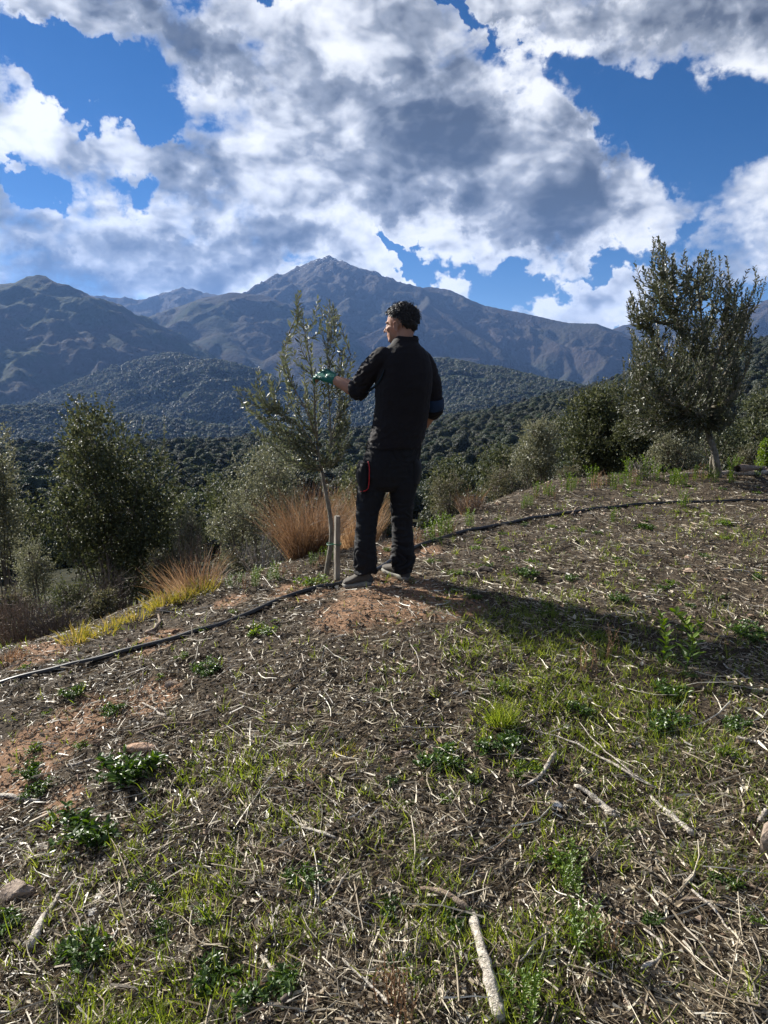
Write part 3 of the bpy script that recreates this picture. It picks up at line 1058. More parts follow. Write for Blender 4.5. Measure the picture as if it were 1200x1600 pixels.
def scatter_nodes(name, protos, pts, scales, rots, idx, kind_label):
    """one object whose points carry instances of the prototype meshes"""
    me = bpy.data.meshes.new(name)
    me.vertices.add(len(pts))
    me.vertices.foreach_set('co', np.asarray(pts, np.float32).ravel())
    a = me.attributes.new('sc', 'FLOAT_VECTOR', 'POINT'); a.data.foreach_set('vector', np.asarray(scales, np.float32).ravel())
    a = me.attributes.new('ro', 'FLOAT_VECTOR', 'POINT'); a.data.foreach_set('vector', np.asarray(rots, np.float32).ravel())
    a = me.attributes.new('ix', 'INT', 'POINT'); a.data.foreach_set('value', np.asarray(idx, np.int32))
    o = bpy.data.objects.new(name, me)
    COL.objects.link(o)
    coll = bpy.data.collections.new(name + '_kinds')
    for i, pm in enumerate(protos):
        coll.objects.link(bpy.data.objects.new('%s_kind' % name, pm))
    ng = bpy.data.node_groups.new(name, 'GeometryNodeTree')
    ng.interface.new_socket('Geometry', in_out='INPUT', socket_type='NodeSocketGeometry')
    ng.interface.new_socket('Geometry', in_out='OUTPUT', socket_type='NodeSocketGeometry')
    gi = ng.nodes.new('NodeGroupInput'); go = ng.nodes.new('NodeGroupOutput')
    ip = ng.nodes.new('GeometryNodeInstanceOnPoints')
    ci = ng.nodes.new('GeometryNodeCollectionInfo')
    ci.inputs['Collection'].default_value = coll
    ci.inputs['Separate Children'].default_value = True
    ci.inputs['Reset Children'].default_value = True
    def attr(n_, typ):
        nd = ng.nodes.new('GeometryNodeInputNamedAttribute'); nd.data_type = typ; nd.inputs['Name'].default_value = n_
        return nd.outputs['Attribute']
    er = ng.nodes.new('FunctionNodeEulerToRotation')
    ng.links.new(attr('ro', 'FLOAT_VECTOR'), er.inputs[0])
    ng.links.new(gi.outputs[0], ip.inputs['Points'])
    ng.links.new(ci.outputs[0], ip.inputs['Instance'])
    ip.inputs['Pick Instance'].default_value = True
    ng.links.new(attr('ix', 'INT'), ip.inputs['Instance Index'])
    ng.links.new(er.outputs[0], ip.inputs['Rotation'])
    ng.links.new(attr('sc', 'FLOAT_VECTOR'), ip.inputs['Scale'])
    ng.links.new(ip.outputs[0], go.inputs[0])
    md = o.modifiers.new('scatter', 'NODES'); md.node_group = ng
    tag(o, kind_label, kind='stuff')
    return o


def skyline_upto(rs, az, ang):
    return az, rs, np.maximum.accumulate(ang, axis=0)


def visible(x, y, z, top, sheets):
    """does the point with a crown of height top rise over nearer ground"""
    r = np.hypot(x, y); a = np.arctan2(x, y)
    e = (z + top - CAMZ) / r
    ok = np.ones(len(x), bool)
    for (rs, az, ang) in sheets:
        acc = np.maximum.accumulate(ang, axis=0)
        i = np.clip(np.searchsorted(rs, r) - 3, -1, len(rs) - 1)
        j = np.clip(np.round(np.interp(a, az, np.arange(len(az)))).astype(int), 0, len(az) - 1)
        m_ = np.where(i >= 0, acc[np.maximum(i, 0), j], -9)
        ok &= e > m_ + 0.0005
    return ok


def build_forest():
    rng = np.random.default_rng(21)
    protos = []
    for s in range(5):
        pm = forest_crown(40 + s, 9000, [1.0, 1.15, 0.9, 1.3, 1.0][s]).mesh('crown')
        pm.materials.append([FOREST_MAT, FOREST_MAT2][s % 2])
        protos.append(pm)
    low = []
    for s in range(4):
        pm = forest_crown(60 + s, 420, [1.0, 1.2, 0.9, 1.1][s], 0.14).mesh('crown_far')
        pm.materials.append([FOREST_MAT, FOREST_MAT2][s % 2])
        low.append(pm)
    tr = MB(); tr.tube(curve([(0, 0, -0.6), (0.03, 0.02, 0.2), (0, 0, 0.9)], 5), np.linspace(0.09, 0.03, 5), 6)
    trunk_me = tr.mesh('trunk'); trunk_me.materials.append(BARK)
    # ---- near wood on the slope
    n = 60000
    r = np.sqrt(rng.uniform(48 ** 2, 660 ** 2, n)); a = rng.uniform(R(-36), R(36), n)
    x = r * np.sin(a); y = r * np.cos(a)
    # thin out to a spacing of about 4.6 m
    cell = {}
    keep = []
    for i in range(n):
        k = (int(x[i] // 4.4), int(y[i] // 4.4))
        if k in cell:
            continue
        cell[k] = 1; keep.append(i)
    x = x[keep]; y = y[keep]; r = r[keep]
    z = H(x, y)
    rs, az, ang = global_cull['slope']
    size = rng.uniform(1.9, 3.3, len(x)) * (0.85 + 0.5 * np.clip(r / 400, 0, 1))
    ok = visible(x, y, z, size * 1.5, [(rs, az, ang)])
    # hidden behind the knoll itself
    rk = 1.0 * 1.03 ** np.arange(110)
    aa = np.linspace(R(-37), R(37), 181)
    R2, A2 = np.meshgrid(rk, aa, indexing='ij')
    kang = (H(R2 * np.sin(A2), R2 * np.cos(A2), False) - CAMZ) / R2
    ok &= visible(x, y, z, size * 1.5, [(rk, aa, kang)])
    x, y, z, r, size = x[ok], y[ok], z[ok], r[ok], size[ok]
    inframe = np.abs(np.arctan2(x, y)) < R(28.5)
    order = np.argsort(np.where(inframe, r, 1e6))
    big = order[:300]
    rest = order[300:]
    for c, i in enumerate(big):
        k = int(rng.integers(0, 5)); s = float(size[i])
        t = empty('forest_tree', (x[i], y[i], z[i] - 0.2))
        tag(t, 'dark green holm oak in the wood filling the slope below the knoll', 'tree', 'holm oaks of the wood below the knoll')
        sc_ = (s * rng.uniform(.9, 1.15), s * rng.uniform(.9, 1.15), s * rng.uniform(.9, 1.25)); rz = rng.uniform(0, 6.28)
        for nm, me in (('crown', protos[k]), ('trunk', trunk_me)):
            o = bpy.data.objects.new(nm, me); COL.objects.link(o); o.parent = t
            o.scale = sc_; o.rotation_euler = (0, 0, rz)
            if nm == 'crown':
                o['kind'] = 'stuff'
    print('forest trees in near wood', len(x))
    pts = np.stack([x, y, z - 0.2], -1)[rest]
    S = size[rest][:, None] * rng.uniform(0.9, 1.2, (len(rest), 3))
    ro = np.zeros((len(rest), 3)); ro[:, 2] = rng.uniform(0, 6.28, len(rest))
    scatter_nodes('wood', protos, pts, S, ro, rng.integers(0, 5, len(rest)), 'far off mass of holm oaks covering the slope')
    # ---- woods on the hills
    rs2, az2, ang2 = global_cull['hills']
    n = 120000
    r = np.sqrt(rng.uniform(860 ** 2, 2500 ** 2, n)); a = rng.uniform(R(-31), R(31), n)
    u = np.interp(r, rs2, np.arange(len(rs2))); v = np.interp(a, az2, np.arange(len(az2)))
    i = np.clip(u.astype(int), 0, len(rs2) - 2); j = np.clip(v.astype(int), 0, len(az2) - 2); fu = u - i; fv = v - j
    ag = ang2 * rs2[:, None] + CAMZ
    z = ag[i, j] * (1 - fu) * (1 - fv) + ag[i + 1, j] * fu * (1 - fv) + ag[i, j + 1] * (1 - fu) * fv + ag[i + 1, j + 1] * fu * fv
    x = r * np.sin(a); y = r * np.cos(a)
    ok = (z > -105) & visible(x, y, z, 12, [(rs2, az2, ang2), (rs, az, ang)])
    bare = fbm(x / 260, y / 260, octv=3) > 0.62
    ok &= ~bare
    x, y, z, r = x[ok], y[ok], z[ok], r[ok]
    print('hill trees', len(x))
    pts = np.stack([x, y, z - 0.5], -1)
    S = rng.uniform(4.5, 8.0, (len(x), 1)) * rng.uniform(0.85, 1.15, (len(x), 3))
    ro = np.zeros((len(x), 3)); ro[:, 2] = rng.uniform(0, 6.28, len(x))
    scatter_nodes('hill_wood', low, pts, S, ro, rng.integers(0, 4, len(x)), 'woods covering the hills across the valley')


build_forest()

# ------------------------------------------------------------------ leaves, trees, shrubs
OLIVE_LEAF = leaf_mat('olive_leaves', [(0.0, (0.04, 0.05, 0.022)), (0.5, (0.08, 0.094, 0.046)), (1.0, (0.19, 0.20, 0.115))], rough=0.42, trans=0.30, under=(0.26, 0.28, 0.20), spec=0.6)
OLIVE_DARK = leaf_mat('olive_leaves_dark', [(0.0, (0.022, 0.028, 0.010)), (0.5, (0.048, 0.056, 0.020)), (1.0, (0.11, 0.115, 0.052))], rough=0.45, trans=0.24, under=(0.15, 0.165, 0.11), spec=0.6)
OAK_LEAF = leaf_mat('holm_oak_leaves', [(0.0, (0.018, 0.025, 0.010)), (0.5, (0.046, 0.056, 0.024)), (1.0, (0.135, 0.14, 0.068))], rough=0.55, trans=0.32, under=(0.10, 0.11, 0.06), spec=0.28)
SILVER_LEAF = leaf_mat('silvery_leaves', [(0.0, (0.06, 0.065, 0.035)), (0.5, (0.12, 0.125, 0.07)), (1.0, (0.24, 0.235, 0.15))], rough=0.5, trans=0.3, under=(0.24, 0.24, 0.17), spec=0.4)
SCRUB_LEAF = leaf_mat('scrub_leaves', [(0.0, (0.045, 0.05, 0.022)), (0.5, (0.09, 0.09, 0.045)), (1.0, (0.17, 0.15, 0.09))], rough=0.6, trans=0.3)
GREEN_LEAF = leaf_mat('bright_leaves', [(0.0, (0.05, 0.09, 0.012)), (0.5, (0.10, 0.17, 0.02)), (1.0, (0.24, 0.30, 0.05))], rough=0.45, trans=0.42)
WEED_LEAF = leaf_mat('weed_leaves', [(0.0, (0.026, 0.052, 0.009)), (0.5, (0.052, 0.098, 0.015)), (1.0, (0.12, 0.20, 0.035))], rough=0.4, trans=0.3, spec=0.5)
GRASS_M = leaf_mat('grass_blades', [(0.0, (0.055, 0.085, 0.015)), (0.5, (0.14, 0.19, 0.030)), (1.0, (0.33, 0.36, 0.09))], rough=0.45, trans=0.5)
YELLOW_GRASS = leaf_mat('yellow_grass', [(0.0, (0.10, 0.11, 0.025)), (0.5, (0.25, 0.23, 0.045)), (1.0, (0.42, 0.31, 0.12))], rough=0.5, trans=0.5)
RUST_GRASS = leaf_mat('rust_grass', [(0.0, (0.07, 0.042, 0.026)), (0.5, (0.16, 0.10, 0.056)), (1.0, (0.32, 0.225, 0.135))], rough=0.6, trans=0.4)
DRY_GRASS = leaf_mat('dry_grass', [(0.0, (0.15, 0.09, 0.05)), (0.5, (0.30, 0.20, 0.11)), (1.0, (0.48, 0.36, 0.22))], rough=0.6, trans=0.4)
STRAW = leaf_mat('straw', [(0.0, (0.042, 0.033, 0.022)), (0.3, (0.125, 0.095, 0.06)), (0.55, (0.31, 0.245, 0.16)), (0.8, (0.52, 0.46, 0.345)), (1.0, (0.78, 0.73, 0.61))], rough=0.5, trans=0.12, spec=0.4, tboost=1.0)
TWIG = rough_mat('twig_bark', [(0.2, (0.06, 0.045, 0.035)), (0.8, (0.19, 0.155, 0.125))], scale=40, stretch=(1, 1, .4), bump=0.5)
OLIVE_BARK = rough_mat('olive_bark', [(0.2, (0.09, 0.08, 0.06)), (0.8, (0.26, 0.23, 0.18))], scale=45, stretch=(1, 1, .35), bump=0.7)
DEADWOOD = rough_mat('weathered_wood', [(0.15, (0.16, 0.13, 0.10)), (0.5, (0.40, 0.35, 0.29)), (0.9, (0.66, 0.61, 0.53))], scale=60, stretch=(1, 1, 1), bump=0.9, rough=0.75)
PALEWOOD = rough_mat('bleached_wood', [(0.15, (0.20, 0.17, 0.13)), (0.5, (0.42, 0.375, 0.31)), (0.9, (0.64, 0.59, 0.51))], scale=70, bump=0.9, rough=0.7)
BROWNWOOD = rough_mat('brown_wood', [(0.15, (0.10, 0.07, 0.05)), (0.5, (0.22, 0.16, 0.115)), (0.9, (0.38, 0.30, 0.22))], scale=60, bump=0.9, rough=0.8)


def shoot_leaves(mb, pts, rng, spacing, L, W, ang=0.55, start=0.15, jit=0.25, pair=True, tint0=0.5):
    """pairs of leaves along a shoot"""
    pts = np.asarray(pts)
    seg = np.linalg.norm(np.diff(pts, axis=0), axis=1); cl = np.concatenate([[0], np.cumsum(seg)])
    s = np.arange(cl[-1] * start, cl[-1], spacing)
    if len(s) == 0:
        return
    s = np.repeat(s, 2) if pair else s
    s = s + rng.uniform(-.3, .3, len(s)) * spacing
    s = np.clip(s, 0, cl[-1])
    C = np.stack([np.interp(s, cl, pts[:, i]) for i in range(3)], -1)
    C2 = np.stack([np.interp(np.minimum(s + 0.02, cl[-1] + 0), cl, pts[:, i]) for i in range(3)], -1) - np.stack([np.interp(np.maximum(s - 0.02, 0), cl, pts[:, i]) for i in range(3)], -1)
    T = unit(C2)
    rd = unit(np.cross(T, rng.normal(size=T.shape)))
    if pair:
        rd[1::2] = -rd[::2][:len(rd[1::2])]
    D = unit(T * math.cos(ang) + rd * math.sin(ang) + jit * rng.normal(size=T.shape))
    N = unit(np.cross(D, np.cross(T, D) + 0.4 * rng.normal(size=T.shape)))
    f = 1 - 0.45 * (s / cl[-1]) ** 3
    mb.leaves(C, D, N, L * f * rng.uniform(.75, 1.2, len(C)), W * rng.uniform(.8, 1.2, len(C)), np.clip(tint0 + 0.2 * rng.normal(size=len(C)), 0, 1))


def root_thing(name, loc, label, cat, group=None):
    t = empty(name, loc)
    tag(t, label, cat, group)
    return t


def young_olive():
    rng = np.random.default_rng(5)
    base = hit(510, 900)
    Y = base[1]
    t = root_thing('olive_tree', base, 'young slender olive tree that the man is holding, beside a short wooden stake', 'tree')
    Q = lambda px, py, dy=0.0: P(px, py, Y + dy)
    trunk = [base - np.array([0, 0, .05]), Q(510, 898), Q(514, 870), Q(518, 838), Q(515, 800, .02), Q(508, 765, .03), Q(503, 735, .04)]
    mb = MB()
    mb.tube(curve(trunk, 26), np.linspace(0.021, 0.012, 26), 9, wob=0.04)
    mb.build('trunk', OLIVE_BARK, t, smooth=True)
    br = MB(); lf = MB()
    fork = Q(503, 735, .04)
    leader = curve([fork, Q(497, 700, .06), Q(492, 650, .02), Q(490, 600, 0), Q(480, 540, 0), Q(470, 480, .03)], 24)
    second = curve([fork, Q(512, 712, 0), Q(517, 692, -.03), Q(515, 640, -.05), Q(512, 580, -.06), Q(512, 520, -.04), Q(508, 480, 0)], 24)
    left = curve([Q(498, 712, .06), Q(480, 680, .1), Q(455, 655, .12), Q(425, 640, .1), Q(395, 615, .1), Q(366, 606, .12)], 18)
    third = curve([second[4], Q(530, 700, -.1), Q(548, 698, -.12)], 8)
    rightb = curve([second[8], Q(528, 640, .1), Q(535, 590, .12), Q(548, 555, .15)], 14)
    mids = curve([leader[6], Q(478, 640, -.1), Q(455, 600, -.12), Q(440, 560, -.1), Q(452, 520, -.08)], 16)
    for c, r0 in ((leader, .010), (second, .009), (left, .007), (third, .004), (rightb, .006), (mids, .006)):
        br.tube(c, np.linspace(r0, 0.002, len(c)), 6)
        shoot_leaves(lf, c[len(c) // 3:], rng, .024, .056, .014, ang=.8)
    limbs = [leader, second, left, rightb, mids]
    tips = [(468, 458), (497, 466), (514, 470), (527, 490), (530, 520), (480, 500), (452, 520), (458, 545), (436, 566), (447, 590), (402, 575), (366, 604), (372, 622), (397, 640), (410, 655),
            (425, 600), (418, 622), (443, 552), (554, 553), (548, 590), (541, 620), (545, 655), (533, 640), (520, 560), (502, 515), (487, 540), (472, 565), (535, 690), (400, 598),
            (478, 690), (455, 672), (432, 664), (512, 650), (548, 676), (385, 606), (462, 620), (476, 600), (440, 640), (500, 560), (534, 560), (468, 480), (505, 485), (521, 478), (538, 545), (420, 585),
            (490, 575), (470, 650), (500, 690), (520, 690), (460, 690), (440, 685), (475, 700), (530, 600), (412, 640), (450, 610), (430, 620), (495, 620), (505, 600), (480, 620), (515, 700), (420, 690), (440, 702), (458, 712), (480, 716), (404, 676), (388, 660), (535, 712), (550, 640), (556, 610), (430, 655), (415, 665)]
    for px, py in tips:
        for rep in range(2 if rng.uniform() < .45 else 1):
            jx, jy = rng.normal() * 7 * rep, abs(rng.normal()) * 12 * rep
            tip = Q(px + jx, py + jy, rng.uniform(-.22, .22))
            # start on a limb below the tip
            best = None
            for lb in limbs:
                d = lb - tip
                hor = np.hypot(d[:, 0], d[:, 1]); low = -d[:, 2]
                cost = np.abs(np.linalg.norm(d, axis=1) - 0.30) + np.maximum(0, 0.18 - low) * 4 + hor * 0.4
                k = int(np.argmin(cost))
                if best is None or cost[k] < best[0]:
                    best = (cost[k], lb[k])
            s = best[1]
            mid = (s + tip) / 2 + np.array([(tip[0] - s[0]) * .15, 0, -.03]) + rng.normal(size=3) * .012
            c = curve([s, mid, tip], 10)
            br.tube(c, np.linspace(.0035, .0012, 10), 4)
            shoot_leaves(lf, c, rng, .023, .060, .0150, ang=0.66, start=.10, jit=.28)
    br.build('branches', OLIVE_BARK, t, smooth=True)['kind'] = 'stuff'
    lf.build('foliage', OLIVE_LEAF, t)['kind'] = 'stuff'


def big_olive():
    rng = np.random.default_rng(6)
    base = hit(1122, 746)
    Y = base[1]
    t = root_thing('olive_tree', base, 'tall bushy olive tree with a bare leaning trunk on the crest at right', 'tree')
    Q = lambda px, py, dy=0.0: P(px, py, Y + dy)
    mb = MB()
    mb.tube(curve([base - np.array([0, 0, .1]), Q(1122, 742), Q(1117, 712), Q(1108, 680, .05), Q(1102, 648, .05), Q(1098, 610, 0)], 22), np.linspace(0.050, 0.032, 22), 10, wob=.05)
    mb.tube(curve([Q(1112, 742, .12) - np.array([0, 0, .1]), Q(1110, 735, .1), Q(1112, 715, .06), Q(1116, 704, .02)], 8), .018, 6)
    mb.build('trunk', OLIVE_BARK, t, smooth=True)
    br = MB(); lf = MB()
    limbs = []
    scaff = [[(1100, 630, 0), (1075, 600, .1), (1040, 560, .2), (1010, 500, .1), (995, 440, .0)],
             [(1098, 612, 0), (1085, 560, -.2), (1060, 500, -.3), (1045, 440, -.2), (1030, 385, -.1)],
             [(1098, 610, 0), (1100, 550, .2), (1095, 490, .2), (1090, 440, .1), (1092, 400, 0)],
             [(1100, 615, 0), (1120, 560, -.2), (1135, 500, -.2), (1140, 450, -.1), (1135, 400, 0)],
             [(1101, 625, 0), (1130, 590, .2), (1155, 540, .3), (1168, 480, .2), (1185, 430, .1)],
             [(1104, 650, 0), (1070, 640, -.4), (1030, 620, -.5), (1000, 600, -.4), (985, 570, -.3)],
             [(1102, 650, 0), (1060, 640, .3), (1020, 630, .4), (990, 625, .4), (972, 640, .3)],
             [(1101, 640, 0), (1130, 630, -.4), (1150, 610, -.5), (1165, 580, -.5), (1175, 540, -.4)]]
    for s in scaff:
        c = curve([Q(*p) for p in s], 20); limbs.append(c)
        br.tube(c, np.linspace(.028, .003, 20), 6)
        shoot_leaves(lf, c[9:], rng, .024, .07, .02, ang=.7, start=0)
    LV = np.vstack([c[:15] for c in limbs])
    # crown outline in photograph pixels: top edge by column
    oxs = [966, 985, 1010, 1030, 1050, 1075, 1095, 1115, 1135, 1150, 1165, 1180, 1196]
    otop = [590, 420, 400, 362, 392, 395, 385, 392, 388, 415, 420, 420, 430]
    obot = [640, 690, 700, 705, 700, 690, 665, 655, 650, 640, 620, 560, 480]
    n = 0
    tries = 0
    while n < 640 and tries < 6000:
        tries += 1
        py = rng.uniform(368, 700)
        xl = np.interp(py, [368, 400, 450, 500, 550, 600, 650, 700], [1012, 990, 978, 975, 985, 965, 962, 990]); xr = np.interp(py, [368, 400, 430, 480, 520, 560, 600, 640, 700], [1060, 1150, 1196, 1192, 1165, 1152, 1165, 1160, 1110])
        px = rng.uniform(xl, xr) + rng.normal() * 5
        top = np.interp(px, oxs, otop); bot = np.interp(px, oxs, obot)
        if py < top + rng.uniform(-8, 30) * rng.uniform(0, 1):
            continue
        clump = float(pnoise(np.array([px / 34.0]), np.array([py / 40.0]))[0])
        if clump < -.12 + .25 * (rng.uniform() - .5) - .18 * (py > 480):
            continue
        v = min(1, max(0, (py - top) / (bot - top)))
        half = 0.95 * math.sqrt(max(0.05, 1 - ((px - 1085) / 125) ** 2)) * (0.5 + 0.5 * math.sin(PI * min(1, max(0.15, v))))
        tip = Q(px, py, rng.uniform(-half, half))
        d = LV - tip
        cost = np.abs(np.linalg.norm(d, axis=1) - 0.5) + np.maximum(0, 0.28 + d[:, 2]) * 4.0 + .4 * np.hypot(d[:, 0], d[:, 1])
        k = int(np.argmin(cost + rng.uniform(0, .08, len(cost)))); s = LV[k]
        if np.linalg.norm(s - tip) > 1.3:
            continue
        mid = (s + tip) / 2 + np.array([(tip[0] - s[0]) * .2, (tip[1] - s[1]) * .2, -.08]) + rng.normal(size=3) * .03
        c = curve([s, mid, tip], 9)
        br.tube(c, np.linspace(.006, .002, 9), 4)
        shoot_leaves(lf, c, rng, .028, .072, .021, ang=.65, start=.15, tint0=0.45)
        n += 1
    br.build('branches', OLIVE_BARK, t, smooth=True)['kind'] = 'stuff'
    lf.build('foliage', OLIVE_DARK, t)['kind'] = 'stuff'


def shrub(name, label, px, top, bot, w, dist, mat, nleaf=6000, L=.035, W=.02, round_=False, seed=1, lobes=9, shoots=30, cat='shrub', bark=None, depth=None, shoot_len=.3, group=None, sparse=0.0, updir=.5):
    """a shrub seen at photograph column px between rows top and bot, w pixels wide, dist metres away"""
    rng = np.random.default_rng(seed)
    c0 = P(px, bot, dist); c1 = P(px, top, dist)
    gz = hz(c0[0], dist)
    base = np.array([c0[0], dist, gz - 0.03])
    zb = min(c0[2], gz) if c0[2] < gz + .4 else c0[2]
    ht = c1[2] - base[2]
    low = max(0.0, (c0[2] - base[2]) / ht)
    rx = w / 2 / FOC * dist; ry = depth or rx
    t = root_thing(name, base, label, cat, group)
    lf = MB(); br = MB()
    LB = []
    for i in range(lobes):
        a = rng.uniform(0, 2 * PI); u = rng.uniform(0, 1)
        f = low + (1 - low) * (0.12 + 0.70 * u)
        rad = math.sqrt(max(0.02, 1 - ((u - .40) / .72) ** 2)) * rng.uniform(.2, .66)
        s = rng.uniform(.28, .46)
        LB.append((base + np.array([rx * rad * math.cos(a), ry * rad * math.sin(a), ht * f]), np.array([rx * s, ry * s, max(rx * s, ht * .16) * .9])))
    LB.append((base + np.array([0, 0, ht * (low + (1 - low) * .42)]), np.array([rx * .6, ry * .6, ht * .32 * (1 - low)])))
    LB.append((base + np.array([0, 0, ht * .80]), np.array([rx * .4, ry * .4, ht * .14])))
    vol = np.array([l[1].prod() ** (2 / 3) for l in LB]); vol /= vol.sum()
    for (c, s), v in zip(LB, vol):
        k = int(nleaf * v)
        d = unit(rng.normal(size=(k, 3)))
        # gaps: leaf clumps follow a noise field
        rad = rng.uniform(0.25, 1.0, (k, 1)) ** 0.45
        q = c + d * s * rad * (1 + .12 * rng.normal(size=(k, 1)))
        nz = fbm(q[:, 0] / (.22 * rx + .05), q[:, 1] / (.22 * rx + .05), q[:, 2] / (.22 * rx + .05), octv=2)
        keep = nz > -0.22 + sparse
        q = q[keep]; d = d[keep]
        D = unit(d * .55 + np.array([0, 0, updir]) + .75 * rng.normal(size=d.shape))
        N = unit(d + 0.9 * rng.normal(size=d.shape) + np.array([0, 0, .5]))
        tn = np.clip(.5 + .22 * rng.normal(size=len(q)) + .25 * nz[keep], 0, 1)
        lf.leaves(q, D, N, L * rng.uniform(.7, 1.3, len(q)), W * rng.uniform(.7, 1.3, len(q)), tn, round_=round_)
        bp = base + np.array([rng.normal() * .04, rng.normal() * .04, 0])
        m_ = (bp + c) / 2 + rng.normal(size=3) * rx * .12
        br.tube(curve([bp, m_, c], 9), np.linspace(.012 + rx * .014, .004, 9), 5)
        for _ in range(5):
            e = c + unit(rng.normal(size=3)) * s * .9
            br.tube(curve([c, (c + e) / 2 + rng.normal(size=3) * .03, e], 5), np.linspace(.005, .0015, 5), 4)
    for i in range(shoots):
        c, s = LB[rng.integers(0, len(LB))]
        d = unit(rng.normal(size=3) + np.array([0, 0, 1.3]))
        a = c + d * s * .6
        e = c + d * (s + shoot_len * rng.uniform(.3, 1))
        e[2] = min(e[2], c1[2] + .05)
        cc = curve([a, (a + e) / 2 + rng.normal(size=3) * .02, e], 7)
        br.tube(cc, np.linspace(.003, .001, 7), 4)
        shoot_leaves(lf, cc, rng, max(.02, L * .7), L, W, ang=.8)
    br.build('branches', bark or TWIG, t, smooth=True)['kind'] = 'stuff'
    if nleaf > 10:
        lf.build('foliage', mat, t)['kind'] = 'stuff'
    return t


def bare_bush(name, label, px, top, bot, w, dist, mat, n=90, seed=3, cat='dry bush', group=None):
    """leafless twiggy growth"""
    rng = np.random.default_rng(seed)
    c0 = P(px, bot, dist); c1 = P(px, top, dist)
    base = np.array([c0[0], dist, hz(c0[0], dist) - .02]); ht = c1[2] - base[2]; rx = w / 2 / FOC * dist
    mb = MB()
    for i in range(n):
        a = rng.uniform(0, 2 * PI); r = math.sqrt(rng.uniform(0, 1))
        e = base + np.array([rx * r * math.cos(a), rx * r * math.sin(a), ht * rng.uniform(.5, 1) * (1 - .35 * r)])
        b = base + np.array([rx * .4 * r * math.cos(a), rx * .4 * r * math.sin(a), 0])
        c = curve([b, (b * .4 + e * .6) + rng.normal(size=3) * rx * .1, e], 7)
        mb.tube(c, np.linspace(.0045, .0014, 7), 3, tint=rng.uniform(.2, .9), cap=False)
        for _ in range(4):
            k = rng.integers(2, 6); q = c[k]
            d = unit(unit(c[-1] - c[0]) + .6 * rng.normal(size=3))
            l = ht * rng.uniform(.08, .22)
            mb.tube(np.array([q, q + d * l * .5 + rng.normal(size=3) * .008, q + d * l]), [.002, .0015, .001], 3, tint=rng.uniform(.3, 1), cap=False)
    o = mb.build(name, mat, None, origin=base, loc=base)
    tag(o, label, cat, group)
    return o


def tussock(name, label, base, ht, spread, n, mat, seed, W=.004, droop=.5, lean=(0, 0), cat='grass clump', group=None, foot=.10):
    rng = np.random.default_rng(seed)
    base = np.asarray(base, float)
    a = rng.uniform(0, 2 * PI, n); r = np.sqrt(rng.uniform(0, 1, n))
    rad = np.stack([np.cos(a), np.sin(a), np.zeros(n)], -1)
    B = base + rad * (r * foot)[:, None]
    B[:, 2] = H(B[:, 0], B[:, 1]) - .01
    D0 = rad * (r * spread * .8)[:, None] + np.array([lean[0], lean[1], 1.0]) + .15 * rng.normal(size=(n, 3))
    D1 = rad * (r * spread * 1.4 + .1)[:, None] + np.array([lean[0] * 2, lean[1] * 2, 1.0 - droop]) + .42 * rng.normal(size=(n, 3))
    mb = MB()
    mb.blades(B, D0, D1, ht * rng.uniform(.3, 1.12, n), W * rng.uniform(.6, 1.3, n), np.clip(.5 + .22 * rng.normal(size=n), 0, 1), seg=5)
    o = mb.build(name, mat, None, origin=base, loc=base)
    tag(o, label, cat, group)
    return o


